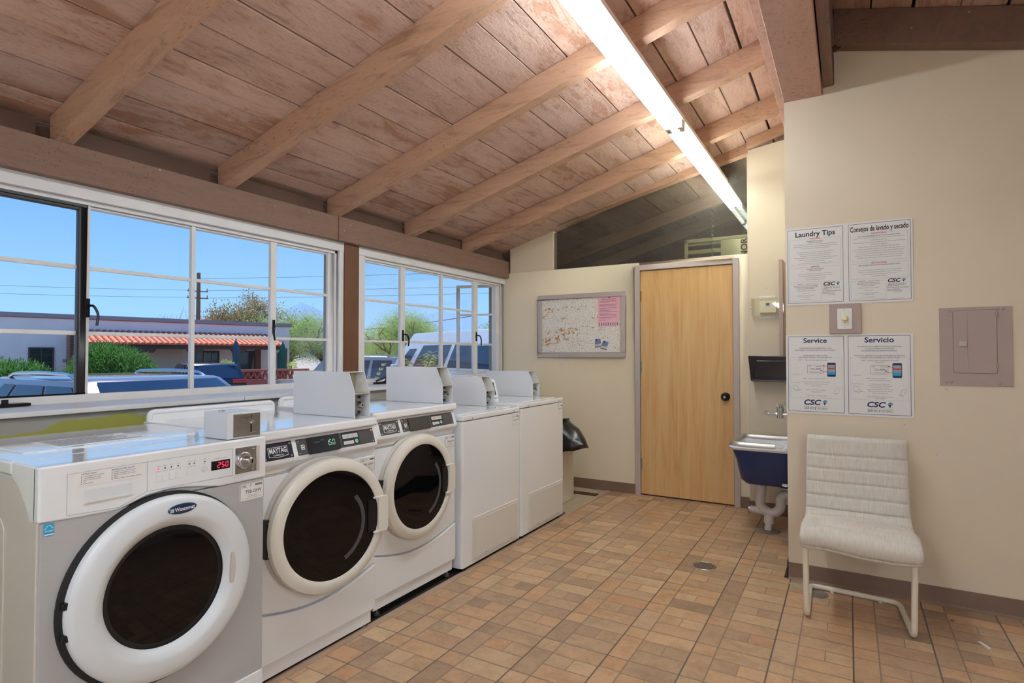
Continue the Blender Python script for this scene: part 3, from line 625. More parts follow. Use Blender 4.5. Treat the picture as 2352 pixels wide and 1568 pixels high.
# ---- fluorescent strips
def strip_light(y0, L, mat, label, x=-0.94, zt=2.728):
    f = thing('fluorescent_light', label, 'light fixture', (x, y0+L/2, zt+0.06), 'fluorescent strips under the left slope')
    g = G().box(x-0.058, y0, zt+0.045, x+0.058, y0+L, zt+0.074)
    g.hexa([(x-0.025,y0,zt+0.026),(x+0.025,y0,zt+0.026),(x+0.025,y0+L,zt+0.026),(x-0.025,y0+L,zt+0.026),(x-0.057,y0,zt+0.045),(x+0.057,y0,zt+0.045),(x+0.057,y0+L,zt+0.045),(x-0.057,y0+L,zt+0.045)])
    if zt < 2.6:
        for yy in (y0+0.3, y0+L-0.3): g.cyl((x, yy, zt+0.07), (x, yy, (deckL(x) if x < 0 else deckR(x))-0.003), 0.004, n=6)
    build('lamp_housing', g, M['lamp_body'], f, bevel=0.003)
    for s in (-1, 1):
        tx = x+s*0.037; t = build('tube', G().lathe([(0.0,0.0),(0.010,0.0),(0.015,0.006),(0.0185,0.022),(0.0185,L-0.112),(0.015,L-0.096),(0.010,L-0.09),(0,L-0.09)], (tx, y0+0.045, zt), (0,1,0), n=20), M[mat], f, smooth=True)
        for yy in (y0+0.022, y0+L-0.022):
            build('socket', G().box(tx-0.016, yy-0.014, zt-0.012, tx+0.016, yy+0.014, zt+0.055), M['lamp_body'], f, bevel=0.003)
            build('end_cap', G().cyl((tx, yy-0.022, zt), (tx, yy+0.022, zt), 0.012), M['chrome'], f, smooth=True)
    return f
strip_light(1.24, 2.43, 'tube', 'long twin tube strip light nearest the camera under the rafters')
strip_light(3.675, 2.37, 'tube_warm', 'yellower twin tube strip light running over the door and past the glass')
strip_light(-2.55, 2.43, 'tube_fill', 'added unseen twin tube fill light hanging low behind the camera on the window side', x=-1.0, zt=2.12)  # unseen strip added to brighten the room and the rafter undersides
strip_light(-1.6, 2.43, 'tube_fill', 'added unseen twin tube fill light hanging low behind the camera on the side of the back door', x=1.35, zt=2.12)  # second unseen strip, added as fill light on the other side
# ---- unit heater in the utility room
h = thing('unit_heater', 'olive beige unit heater hanging behind the dusty glass, letters running up its side', 'heater', (-1.0, 6.35, 1.95))
X0, X1, Y0 = -1.448, -0.55, 6.0
g = G().box(X0, Y0+0.02, 1.75, X1, 6.6, 2.462).box(X0, Y0, 1.75, X0+0.035, Y0+0.02, 2.462).box(X0, Y0, 2.43, X1, Y0+0.02, 2.462).box(-1.09, Y0, 1.75, X1, Y0+0.02, 2.43)
build('cabinet', g, M['heater'], h, bevel=0.004)
g = G()
for k in range(7): g.prism([(Y0+0.004, 2.40-k*0.085), (Y0+0.022, 2.36-k*0.085), (Y0+0.022, 2.352-k*0.085), (Y0+0.0, 2.39-k*0.085)], 'x', X0+0.036, -1.092)
build('louvre', g, M['charcoal'], h)
g = G(); ff = F((-0.868, Y0-0.002, 2.42), (0,0,1), (-1,0,0)); ff.text(g, 'REZNOR', -0.20, 0.0, 0.075, 0.001, 'CENTER', 0.02)
g = G(); ff = F((-0.868, Y0-0.002, 2.26), (0,0,1), (-1,0,0)); ff.text(g, 'REZNOR', 0.0, 0.0, 0.085, 0.001, 'CENTER', 0.02)
build('lettering', g, M['brown_trim'], h)
for i, (px, z0, z1) in enumerate(((-1.62, 1.9, 2.60), (-1.15, 1.9, 2.70))):
    pts = []; rr = 0.012
    g = G().tube([(px+rr*math.cos(a*1.1), 5.9+rr*math.sin(a*1.1), z0+(z1-z0)*a/90) for a in range(91)], 0.003, 5)
    solo('coil_spring', g, M['chain'], ('thick', 'thin')[i]+' metal spring hanging behind the dusty glass, '+('left of', 'in front of')[i]+' the heater', 'spring')
# ================================================================ machines
def id_tag(parent, fr, a, b, w, h, code, pc='paper'):
    g = G(); fr.poly(g, rrect(a, b, a+w, b+h, 0.004), 0, 0.0012); t = build('id_sticker', g, M['paper'], parent); t['label'] = 'white machine number sticker'
    g = G(); fr.frame(g, a+0.0015, b+0.0015, a+w-0.0015, b+h-0.0015, 0.0008, 0.0012, 0.0016)
    fr.text(g, code, a+w*0.55, b+h*0.50, h*0.27, 0.0016, bold=0.008, maxw=w*0.78); fr.text(g, 'CSC', a+w*0.06, b+h*0.83, h*0.17, 0.0016, 'LEFT', 0.02, 0.2)
    for i in range(14): fr.box(g, a+w*(0.62+i*0.022), b+h*0.79, a+w*(0.632+i*0.022), b+h*0.90, 0.0012, 0.0016)
    fr.box(g, a+w*0.2, b+h*0.33, a+w*0.9, b+h*0.335, 0.0012, 0.0016); fr.text(g, '1-877-264-6622', a+w*0.5, b+h*0.25, h*0.09, 0.0016)
    fr.box(g, a+w*0.1, b+h*0.14, a+w*0.92, b+h*0.15, 0.0012, 0.0016)
    build('lettering', g, M['ink'], t)
    g = G(); fr.poly(g, [(a+w*0.40, b+h*0.88), (a+w*0.46, b+h*0.90), (a+w*0.43, b+h*0.77)], 0.0012, 0.0018); build('logo', g, M['cyan'], t)

# ---------------------------------------------------------------- grey front loader
X0, YA, YZ, ZT = -1.87, 0.692, 1.388, 0.985
w = thing('front_load_washer', 'silver grey front load washer nearest the camera, red price display and coin box on top', 'washing machine', (-2.255, 1.04, 0))
body = G()
arc = [(YA+0.006, 0.0), (YZ-0.006, 0.0), (YZ-0.006, 0.834), (YA+0.006, 0.834)]
body.prism(arc, 'x', -1.885, X0-0.004)
build('front_panel', body, M['enamel_grey'], w, bevel=0.005)
g = G().prism([(-2.62, 0.03), (-1.93, 0.03), (-1.93, 0.83), (-1.996, 0.916), (-2.05, 0.945), (-2.62, 0.945)], 'y', YA+0.004, YZ-0.004); build('cabinet', g, M['side_grey'], w, bevel=0.006)
g = G().prism(rrect(-2.52, 0.20, -2.09, 0.82, 0.05), 'y', YA, YA+0.006); build('side_embossing', g, M['side_grey'], w, bevel=0.003)
for a in (YA+0.001, YZ-0.02): build('corner_strip', G().box(-1.932, a, 0.03, -1.884, a+0.019, 0.835), M['side_grey'], w, bevel=0.004)
g = G().box(-2.64, YA, 0.945, -2.045, YZ, ZT); lid = build('top_panel', g, M['enamel'], w, bevel=0.008, seg=3)
g = G().box(-2.60, YA+0.07, ZT-0.001, -2.17, YZ-0.09, ZT+0.004); build('raised_field', g, M['enamel'], lid, bevel=0.004)
g = G().box(-2.39, 0.86, ZT+0.004, -2.20, 1.14, ZT+0.005); build('notice_sheet', g, M['paper'], lid)
g = G(); ft = F((0,0,ZT+0.0052), (0,1,0), (-1,0,0))
for i in range(9): ft.box(g, 0.875, 2.215+i*0.019, 1.125-(i*37 % 5)*0.02, 2.221+i*0.019, 0, 0.0003)
build('lettering', g, M['ink_grey'], lid)
# console: wedge sides, front face with a lower edge that arches over the door
pts = [(YA, 0.834), (0.79, 0.829), (0.889, 0.827), (0.925, 0.838), (0.972, 0.853), (1.03, 0.858), (1.087, 0.855), (1.14, 0.846), (1.203, 0.834), (YZ, 0.834)]
g = G().prism(pts+[(YZ, ZT), (YA, ZT)], 'x', -1.905, X0)
con = build('console', g, M['enamel'], w, bevel=0.007, seg=3)
g = G().prism([(-2.042, ZT), (-2.048, 0.942), (-1.996, 0.916), (-1.926, 0.846), (-1.924, 0.832), (-1.888, 0.832), (-1.888, ZT)], 'y', YA, YZ); build('console_body', g, M['enamel'], w, bevel=0.006, seg=3)
fx = wallx(X0)
g = G(); fx.line(g, [(0.757, 0.844), (0.757, 0.955), (0.968, 0.957), (1.252, 0.957), (1.252, 0.864)], 0.0012, 0, 0.0004); fx.line(g, [(0.757, 0.842), (0.889, 0.835), (0.968, 0.866), (1.252, 0.864)], 0.0016, 0, 0.0004); fx.line(g, [(0.968, 0.957), (0.968, 0.868)], 0.0012, 0, 0.0004)
build('panel_seam', g, M['ink_pale'], w)
g = G(); fx.box(g, 0.774, 0.916, 0.959, 0.953, 0, 0.0008); st = build('instruction_sticker', g, M['paper'], w)
g = G()
for k, (tt, a) in enumerate((('INSTRUCTIONS', 0.790), ('INSTRUCCIONES DE USO', 0.868))):
    fx.text(g, tt, a, 0.949, 0.0055, 0.001, 'LEFT', 0.01)
    L = (('Load washer and close door', 'Add detergent (if used)', 'Select cycle and options', 'Pay', 'Press START') if k == 0 else ('Cargue la ropa y cierre la puerta', 'Agregue detergente (si se usa)', 'Seleccione el ciclo y las opciones', 'Pague', 'Presione el boton de comenzar (START)'))
    for i, s in enumerate(L): fx.text(g, s, a+0.006, 0.943-i*0.0052, 0.0046, 0.001, 'LEFT'); fx.disc(g, a+0.001, 0.943-i*0.0052, 0.0012, 0.0008, 0.0012, 8)
build('lettering', g, M['ink_blue'], st)
g = G(); fx.box(g, 0.800, 0.869, 0.926, 0.902, 0, 0.0006); build('drawer_recess', g, M['ring'], w)
g = G(); fx.box(g, 0.800, 0.866, 0.926, 0.8705, 0, 0.004); build('drawer_lip', g, M['enamel_warm'], w)
gr = G(); lt = G()
for a in (1.021, 1.041, 1.062, 1.099, 1.115, 1.151): build('indicator', fx.poly(G(), [(a+0.0022*math.cos(t*PI/6), 0.929+0.0022*math.sin(t*PI/6)) for t in range(12)], 0, 0.0012), M['black'], w)
g = G(); fx.disc(g, 1.001, 0.929, 0.0025, 0, 0.0012, 12); build('indicator_lit', g, M['led_red'], w)
for a, s in ((1.001, 'Load'), (1.021, 'Wash 1'), (1.041, 'Dry'), (1.062, 'Temp'), (1.099, 'Heavy'), (1.115, 'Light'), (1.151, 'Start')):
    fx.text(lt, s, a, 0.937, 0.0045, 0.0008); fx.text(lt, s+' cycle' if a < 1.1 else s, a, 0.921, 0.0036, 0.0008, maxw=0.017)
fx.text(lt, 'COMMERCIAL WASHER', 1.208, 0.931, 0.0045, 0.0008); build('lettering', lt, M['ink_grey'], w)
fx.text(gr, 'Energy', 1.09, 0.969, 0.007, 0.0008, shear=0.3, bold=0.01)
fx.text(gr, 'COMMERCIAL', 1.035, 0.968, 0.0045, 0.0008, shear=0.1); build('silver_lettering', gr, M['silver_ink'], w)
for a0, a1 in ((0.993, 1.013), (1.0135, 1.0335), (1.034, 1.054), (1.0545, 1.073)): build('button', fx.box(G(), a0, 0.889, a1, 0.913, 0, 0.0012), M['enamel'], w, bevel=0.0006)
build('button', fx.poly(G(), rrect(1.090, 0.895, 1.124, 0.914, 0.008), 0, 0.0012), M['enamel'], w, bevel=0.0006); g = G(); fx.disc(g, 1.151, 0.905, 0.010, 0, 0.003); build('button', g, M['ring'], w, bevel=0.0006)
g = G(); fx.box(g, 1.174, 0.893, 1.242, 0.924, 0, 0.001); dsp = build('display', g, M['display'], w)
def seg7(fr, g, txt, a, b, h, t=0.10, c=0.0012, sh=0.12):
    S = {'0': 'abcdef', '1': 'bc', '2': 'abged', '5': 'afgcd'}; wd = h*0.5
    for ch in txt:
        P = {'a': ((0,h),(wd,h)), 'b': ((wd,h),(wd,h/2)), 'c': ((wd,h/2),(wd,0)), 'd': ((0,0),(wd,0)), 'e': ((0,0),(0,h/2)), 'f': ((0,h/2),(0,h)), 'g': ((0,h/2),(wd,h/2))}
        for s in S.get(ch, ''):
            (x0,y0),(x1,y1) = P[s]; k = 0.14*wd
            dx, dy = (x1-x0), (y1-y0); L = math.hypot(dx,dy); x0 += dx/L*k; x1 -= dx/L*k; y0 += dy/L*k; y1 -= dy/L*k
            fr.line(g, [(a+x0+y0*sh, b+y0), (a+x1+y1*sh, b+y1)], h*t, c, c+0.0004)
        a += h*(0.85 if ch != '1' else 0.70)
g = G(); seg7(fx, g, '250', 1.196, 0.900, 0.017, 0.13); build('digits', g, M['led_red'], dsp)
# coin slide recess
g = G(); fx.frame(g, 1.259, 0.862, 1.360, 0.959, 0.003, -0.002, 0.0015); build('recess_rim', g, M['enamel'], w)
g = G(); fx.box(g, 1.262, 0.865, 1.357, 0.956, 0.0, 0.0006); build('lock_plate', g, M['steel'], w)
g = G().lathe([(0,0.0),(0.030,0.0),(0.031,0.004),(0.030,0.016),(0.024,0.024),(0,0.024)], (X0, 1.293, 0.911), (1,0,0)); lk = build('coin_lock', g, M['chrome'], w, smooth=True)
g = G().lathe([(0,0.022),(0.013,0.022),(0.014,0.040),(0.010,0.044),(0,0.044)], (X0, 1.299, 0.911), (1,0,0)); build('lock_barrel', g, M['chrome'], lk, smooth=True)
g = G(); fx.box(g, 1.297, 0.904, 1.301, 0.918, 0.044, 0.0455); build('key_slot', g, M['black'], lk)
for (a, b_) in ((1.335, 0.945), (1.335, 0.875)): build('rivet', G().lathe([(0,0.006),(0.004,0.005),(0.007,0)], (X0, a, b_), (1,0,0), n=16), M['chrome'], w, smooth=True)
g = G(); fx.box(g, 1.345, 0.866, 1.357, 0.956, 0.0006, 0.003); build('recess_shadow_side', g, M['side_grey'], w)
id_tag(w, F((X0-0.004,0,0),(0,1,0),(0,0,1)), 1.284, 0.761, 0.097, 0.063, '758-GHV')
g = G(); fb = F((X0-0.004,0,0),(0,1,0),(0,0,1)); fb.box(g, 0.706, 0.797, 0.730, 0.830, 0, 0.001); es = build('energy_sticker', g, M['cyan'], w)
g = G(); fb.line(g, [(0.708+0.020*t/8, 0.815+0.010*math.sin(PI*t/8)) for t in range(9)], 0.0015, 0.001, 0.0014); fb.text(g, 'energy', 0.718, 0.811, 0.007, 0.0014, shear=0.3, bold=0.01); fb.box(g, 0.707, 0.799, 0.729, 0.802, 0.001, 0.0014); build('lettering', g, M['paper'], es)
# door
DY, DZ, DR = 1.028, 0.562, 0.280; o = (X0, DY, DZ)
build('door_shadow_ring', G().lathe([(0,-0.01),(DR+0.010,-0.01),(DR+0.010,0.006),(DR-0.01,0.010),(0,0.010)], (X0-0.002, DY-0.006, DZ), (1,0,0), n=72), M['rubber_and_shadow'], w, smooth=True)  # black ring stands in for the shadow seam around the door
door = build('door', G().lathe([(DR,0.002),(DR,0.020),(DR-0.006,0.030),(DR-0.020,0.036),(DR-0.060,0.040),(DR-0.070,0.038),(DR-0.092,0.022),(DR-0.096,0.012)], o, (1,0,0), n=96, cap=False), M['ring'], w, smooth=True)
build('door_glass', G().lathe([(0.19*t/8, 0.010*(1-(t/8)**2)+0.002) for t in range(9)], (X0+0.004, DY, DZ), (1,0,0), n=72), M['glass_dark'], door, smooth=True)
g = G(); fh = F((X0+0.026, 0, 0), (0,1,0), (0,0,1)); fh.poly(g, [(DY+0.195, DZ-0.055), (DY+0.222, DZ-0.060), (DY+0.226, DZ+0.052), (DY+0.200, DZ+0.048)], 0.0, 0.013); build('handle_recess', g, M['side_grey'], door, bevel=0.002)
g = G().lathe([(0,0.0035),(0.9,0.003),(1.0,0)], (0,0,0), (1,0,0), n=48)
g.v = [Vector((X0+0.0385+p.x*1.0, DY+0.028+p.y*0.046+0.0, 0.799+p.z*0.0165+p.y*0.0)) for p in g.v]; bd = build('badge', g, M['badge_blue'], door, smooth=True)
g = G(); F((X0+0.042,0,0),(0,1,0),(0,0,1)).text(g, 'Wascomat', DY+0.034, 0.799, 0.017, 0.001, bold=0.02, width=0.064)
fbx = F((X0+0.042,0,0),(0,1,0),(0,0,1))
for k in range(3): fbx.poly(g, [(DY-0.012+k*0.004, 0.793), (DY-0.0095+k*0.004, 0.793), (DY-0.0085+k*0.004, 0.804), (DY-0.011+k*0.004, 0.804)], 0.0005, 0.001)
build('lettering', g, M['silver_ink'], bd)
for z in (0.600, 0.512): build('hinge', G().box(X0, 0.742, z-0.010, X0+0.024, 0.760, z+0.010), M['black'], w, bevel=0.003)
build('kick_panel', G().box(-1.885, YA+0.01, 0.0, X0+0.0015, YZ-0.008, 0.135), M['enamel'], w, bevel=0.003)
# coin slide box on top
w = thing('coin_box', 'small light grey metal coin box with steel slider plate, on the nearest washer', 'coin box', (-1.96, 1.31, ZT+0.001))
g = G().box(-2.032, 1.243, ZT+0.001, -1.888, 1.379, 1.081); build('case', g, M['ring'], w, bevel=0.005)
f2 = wallx(-1.888); g = G(); f2.box(g, 1.266, 0.992, 1.372, 1.073, -0.002, 0.0012); pl = build('slider_plate', g, M['steel'], w)
g = G(); f2.box(g, 1.333, 1.005, 1.338, 1.035, 0.0012, 0.002); f2.box(g, 1.337, 1.045, 1.3385, 1.070, 0.0012, 0.002); build('coin_slot', g, M['black'], pl)
g = G(); f2.text(g, 'COIN RETURN', 1.315, 1.060, 0.006, 0.0018); f2.text(g, 'PUSH', 1.318, 1.053, 0.006, 0.0018); build('lettering', g, M['ink'], pl)
build('slider_knob', G().lathe([(0,0.016),(0.005,0.015),(0.008,0.009),(0.004,0.005),(0.004,0)], (-1.887, 1.334, 1.043), (1,0,0), n=20), M['chrome'], pl, smooth=True)
g = G(); f2.box(g, 1.327, 1.004, 1.352, 1.006, 0.0012, 0.006); build('slider_tongue', g, M['chrome'], pl)
build('key_cover', G().cyl((-1.965, 1.272, 1.081), (-1.965, 1.272, 1.085), 0.011).cyl((-1.965, 1.272, 1.085), (-1.965, 1.272, 1.087), 0.006), M['chrome'], w)

# ---------------------------------------------------------------- tall coin boxes
def coin_tower(y0, y1, xf, xb, zb, zt, zs, back, label, seg=True, note=False):
    t = thing('coin_tower', label, 'coin box', ((xf+xb)/2, (y0+y1)/2, zb), 'tall white coin boxes on the machines')
    prof = [(xb, zb), (xf, zb), (xf, zs), (xf-back, zt), (xb, zt)]; s = 0.0025
    g = G().prism(prof, 'y', y0, y0+s).prism(prof, 'y', y1-s, y1).box(xb, y0, zt-s, xf-back, y1, zt).box(xb, y0, zb, xb+s, y1, zt)
    build('case', g, M['enamel'], t, bevel=0.0008)
    build('shelf', G().box(xf-0.10, y0+s, zs-0.006, xf, y1-s, zs-0.002), M['beige_metal'], t)
    g = G().hexa([(xf-0.10, y0+s, zs-0.002), (xf-0.097, y0+s, zs-0.002), (xf-0.097, y1-s, zs-0.002), (xf-0.10, y1-s, zs-0.002), (xf-back-0.055, y0+s, zt-s), (xf-back-0.052, y0+s, zt-s), (xf-back-0.052, y1-s, zt-s), (xf-back-0.055, y1-s, zt-s)])
    bp = build('upper_plate', g, M['beige_metal'], t)
    lp = build('lock_plate', G().box(xf-0.040, y0+s, zb+0.015, xf-0.036, y1-0.026, zs-0.008), M['steel'], t)
    cy = (y0+y1)/2+0.006; cz = (zb+zs)/2
    g = G().lathe([(0,0.0),(0.016,0.0),(0.017,0.012),(0.012,0.030),(0,0.030)], (xf-0.036, cy, cz), (1,0,0), n=28); lk = build('coin_lock', g, M['chrome'], lp, smooth=True)
    build('key_slot', G().cyl((xf-0.006, cy, cz), (xf-0.0045, cy, cz), 0.006, n=3), M['black'], lk)
    for z in (cz+0.036, cz-0.036): build('bolt', G().cyl((xf-0.036, cy+0.006, z), (xf-0.031, cy+0.006, z), 0.007), M['black'], lp)
    build('hole', G().cyl((xf-0.03, y1-s-0.0005, zb+0.03), (xf-0.03, y1-s-0.0001, zb+0.03), 0.008), M['paper'], t)
    g = G(); f3 = wallx(xf-back-0.045); f3.box(g, y0+0.020, zt-0.034, y0+0.050, zt-0.029, 0, 0.0006); f3.box(g, y0+0.024, zt-0.050, y0+0.046, zt-0.046, 0, 0.0006); build('lettering', g, M['ink'], t)
    if note: build('note', G().hexa([(xf-back-0.02, y0+0.02, zt-0.06), (xf-back-0.018, y0+0.02, zt-0.06), (xf-back-0.018, y0+0.07, zt-0.075), (xf-back-0.02, y0+0.07, zt-0.075), (xf-back-0.04, y0+0.015, zt-0.02), (xf-back-0.038, y0+0.015, zt-0.02), (xf-back-0.038, y0+0.065, zt-0.035), (xf-back-0.04, y0+0.065, zt-0.035)]), M['card_sand'], t)
    return t

# ---------------------------------------------------------------- cream ringed front loaders
def maytag(y0, wdt, X, lift, label, code, lit, angle, dy, with_left_console=True, dz=0.577, dr=0.282, xb=-2.72):
    w = thing('front_load_washer', label, 'washing machine', (X-0.37, y0+wdt/2, 0), 'white front load washers with cream door rings')
    y1 = y0+wdt; zt = 0.984+lift; B = lift
    g = G().box(xb, y0, 0.06+B, X-0.03, y1, 0.95+B); build('cabinet', g, M['enamel'], w, bevel=0.004)
    g = G().prism([(xb-0.005, 0.945+B), (X-0.004, 0.945+B), (X, 0.951+B), (X-0.003, zt-0.006), (X-0.012, zt), (xb-0.005, zt)], 'y', y0-0.001, y1+0.001); top = build('top_panel', g, M['enamel'], w, bevel=0.004, seg=3)
    g = G().tube(fillet([(xb+0.012, y0+0.015, zt-0.01), (xb+0.012, y0+0.015, zt+0.040), (xb+0.012, y1-0.015, zt+0.040), (xb+0.012, y1-0.015, zt-0.01)], 0.035), 0.013, 12).box(xb-0.003, y0+0.018, zt-0.01, xb+0.020, y1-0.018, zt+0.036)
    build('rear_ledge', g, M['enamel'], top, bevel=0.002, smooth=True)
    # console: gently sloped fascia
    xt, xbm = X-0.024, X+0.004
    g = G().prism([(X-0.04, 0.945+B), (xt, 0.943+B), (xbm, 0.862+B), (xbm-0.004, 0.845+B), (X-0.018, 0.822+B), (X-0.030, 0.806+B), (X-0.06, 0.806+B)], 'y', y0+0.001, y1-0.001)
    build('console', g, M['enamel'], w, bevel=0.004, seg=3)
    g = G().box(X-0.031, y0+0.012, 0.801+B, X-0.0005+0.0, y0+0.19, 0.838+B); 
    rec = build('grip_recess', G().prism([(y0+0.012,0.812+B),(y0+0.155,0.812+B),(y0+0.178,0.826+B),(y0+0.182,0.846+B),(y0+0.012,0.846+B)], 'x', X-0.028, X-0.012), M['lint'], w, bevel=0.003)
    v = Vector((xt-xbm, 0, 0.943-0.862)).normalized()
    fc = F((xbm, 0, 0.862+B), (0,1,0), v)
    H = 0.075; sm, bg = (y0+0.045, y0+0.186), (y0+0.208, y0+0.650)
    for nm, (a, b_) in (('badge_panel', sm), ('control_panel', bg)):
        g = G(); fc.poly(g, rrect(a-0.012, 0.000, b_+0.010, H+0.006, 0.010), 0, 0.0012); build('panel_surround', g, M['enamel'], w, bevel=0.001)
        g = G(); fc.box(g, a, 0.005, b_, H-0.002, 0.0012, 0.0030); p = build(nm, g, M['navy' if lit and nm == 'badge_panel' else 'charcoal'], w, bevel=0.0006)
        g = G()
        for sa in (a+0.010, b_-0.010):
            for sb in (0.013, H-0.011): g.lathe([(0,0.0035),(0.003,0.003),(0.0048,0)], fc.P(sa, sb, 0.003), fc.n, n=14)
        build('screws', g, M['chrome'], p, smooth=True)
    a = sm[0]+0.026; g = G(); fc.poly(g, [(a, 0.018), (a+0.020, 0.015), (a+0.045, 0.0135), (a+0.070, 0.015), (a+0.090, 0.018), (a+0.090, 0.056), (a, 0.056)], 0.003, 0.0036); lb = build('maker_badge', g, M['silver_ink'], w)
    g = G(); fc.poly(g, [(a+0.002, 0.020), (a+0.020, 0.017), (a+0.045, 0.0155), (a+0.070, 0.017), (a+0.088, 0.020), (a+0.088, 0.030), (a+0.002, 0.030)], 0.0036, 0.0040); fc.box(g, a+0.002, 0.030, a+0.088, 0.054, 0.0036, 0.004); build('badge_field', g, M['navy' if lit else 'charcoal'], lb)
    g = G(); fc.text(g, 'MAYTAG', a+0.045, 0.040, 0.028, 0.0042, bold=0.03, width=0.080); fc.text(g, 'COMMERCIAL', a+0.045, 0.0225, 0.009, 0.0042, bold=0.01, width=0.05); build('lettering', g, M['silver_ink'], lb)
    a = bg[0]+0.055; g = G(); fc.poly(g, rrect(a, 0.004, a+0.175, H-0.002, 0.003), 0.003, 0.0050); ds = build('display', g, M['display' if lit else 'display_off'], w, bevel=0.001)
    build('display_edge', fc.line(G(), [(a-0.001, H-0.002), (a-0.001, 0.003), (a+0.165, 0.003)], 0.004, 0.003, 0.0056), M['black'], ds)
    if lit:
        g = G(); seg7(fc, g, '150', a+0.098, 0.028, 0.022, 0.09, 0.0052, 0.05); fc.box(g, a+0.110, 0.026, a+0.112, 0.029, 0.0052, 0.0056); build('digits', g, M['led_green'], ds)
        g = G(); fc.box(g, a+0.030, 0.046, a+0.064, 0.051, 0.0052, 0.0056); fc.box(g, a+0.066, 0.052, a+0.086, 0.058, 0.0052, 0.0056); build('progress_bar', g, M['led_dim'], ds)
    a2 = bg[0]+0.020; g = G(); fc.box(g, a2, 0.027, a2+0.018, 0.047, 0.003, 0.0034); tg = build('toggle_symbol', g, M['silver_ink'], w)
    g = G(); fc.poly(g, [(a2+0.002, 0.040), (a2+0.014, 0.046), (a2+0.014, 0.041), (a2+0.008, 0.038)], 0.0034, 0.0038); fc.poly(g, [(a2+0.003, 0.030), (a2+0.016, 0.036), (a2+0.016, 0.031), (a2+0.006, 0.029)], 0.0034, 0.0038); build('lettering', g, M['ink'], tg)
    a = bg[0]+0.243; g = G(); fc.poly(g, rrect(a, 0.010, a+0.104, H-0.004, 0.003), 0.003, 0.0036); kp = build('keypad', g, M['navy'], w)
    fc2 = lambda s: None
    for k in range(3): g = G(); fc.box(g, a+0.006+k*0.031, 0.043, a+0.035+k*0.031, 0.062, 0.0036, 0.0042); b3 = build('button', g, M['lint'], kp)
    for k in range(2): g = G(); fc.box(g, a+0.006+k*0.031, 0.016, a+0.035+k*0.031, 0.031, 0.0036, 0.0042); build('button', g, M['lint'], kp)
    g = G(); fc.disc(g, a+0.084, 0.025, 0.0095, 0.0036, 0.0046); build('start_button', g, M['mint'], kp)
    g = G()
    for k, s in enumerate(('NORMAL', 'PERM PRESS', 'DELICATES')): fc.text(g, s, a+0.0205+k*0.031, 0.052, 0.0058, 0.0046, maxw=0.025)
    for k, s in enumerate(('HOT', 'COLD')): fc.text(g, s, a+0.0205+k*0.031, 0.024, 0.0058, 0.0046)
    fc.text(g, 'START', a+0.084, 0.025, 0.004, 0.005); build('lettering', g, M['ink_grey'], kp)
    # fronts
    FX = X-0.030
    up = [(y0+0.002, 0.292+B)]+[(y0+wdt*t/12, 0.292-0.058*math.sin(PI*t/12)+B) for t in range(1, 12)]+[(y1-0.002, 0.292+B)]
    g = G().prism(up+[(y1-0.002, 0.802+B), (y0+0.002, 0.802+B)], 'x', FX-0.01, X-0.012); build('front_panel', g, M['enamel'], w, bevel=0.003)
    lo = [(p, z-0.008) for p, z in up]
    g = G().prism([(y1-0.002, 0.085+B), (y1-0.012, 0.075+B), (y0+0.012, 0.075+B), (y0+0.002, 0.085+B)]+lo, 'x', FX-0.01, X-0.004); build('lower_panel', g, M['enamel'], w, bevel=0.005, seg=3)
    build('kick_panel', G().box(xb, y0+0.02, 0.014+B, X-0.018, y1-0.018, 0.078+B), M['enamel'], w, bevel=0.003)
    for yy in (y0+0.06, y1-0.05):
        build('foot', G().cyl((X-0.035, yy, 0.0+0*B), (X-0.035, yy, 0.012), 0.016).cyl((X-0.035, yy, 0.0), (X-0.035, yy, 0.03+B), 0.006), M['steel'], w)
    id_tag(w, F((X-0.0115,0,0),(0,1,0),(0,0,1)), y1-0.098, 0.733+B, 0.093, 0.063, code)
    # door seat, hinge, door
    cy, cz = y0+dy, dz+B*0
    build('door_seat', G().lathe([(0,0.0),(dr-0.005,0.0),(dr+0.006,0.0),(dr-0.002,0.018),(dr-0.022,0.022),(dr-0.030,0.004),(0,0.002)], (X-0.0135, cy, cz), (1,0,0), n=72), M['side_grey'], w, smooth=True)
    build('drum_opening', G().lathe([(0,0.004),(dr-0.035,0.004)], (X-0.010, cy, cz), (1,0,0), n=48, cap=False), M['black'], w)
    hyy = cy-dr+0.004
    h = build('hinge', G().box(X-0.012, hyy-0.010, cz-0.075, X+0.018, hyy+0.020, cz+0.075), M['black'], w, bevel=0.002)
    build('hinge_pin', G().cyl((X+0.016, hyy+0.004, cz-0.068), (X+0.016, hyy+0.004, cz+0.068), 0.007), M['chrome'], h)
    # door built closed around its own hinge axis, then swung
    d = thing('door', None, None, (0,0,0)); d.parent = w; d.location = Vector((X+0.012, hyy, cz))-w.location; d.rotation_euler[2] = -math.radians(angle)
    c = (0, dr-0.004, 0)
    build('door_ring', G().lathe([(dr-0.02,-0.002),(dr,0.0),(dr+0.003,0.012),(dr-0.002,0.028),(dr-0.018,0.037),(dr-0.040,0.040),(dr-0.050,0.036),(dr-0.052,0.028)], c, (1,0,0), n=96, cap=False), M['enamel_warm'], d, smooth=True, local=True)
    build('door_back', G().lathe([(0,0.0),(dr-0.02,0.0)], c, (1,0,0), n=48, cap=False), M['enamel_warm'], d, local=True)
    build('door_glass', G().lathe([(0,0.030),(0.08,0.031),(0.16,0.032),(dr-0.051,0.030)], c, (1,0,0), n=72), M['glass_dark'], d, smooth=True, local=True)
    build('bowl_curve', G().lathe([(0.150,0.0325),(0.156,0.0335),(0.168,0.0330)], (0, c[1]-0.01, -0.005), (1,0,0), up=(0,1,0), n=16, a0=-1.15, a1=0.75, cap=False), M['charcoal'], d, smooth=True, local=True)
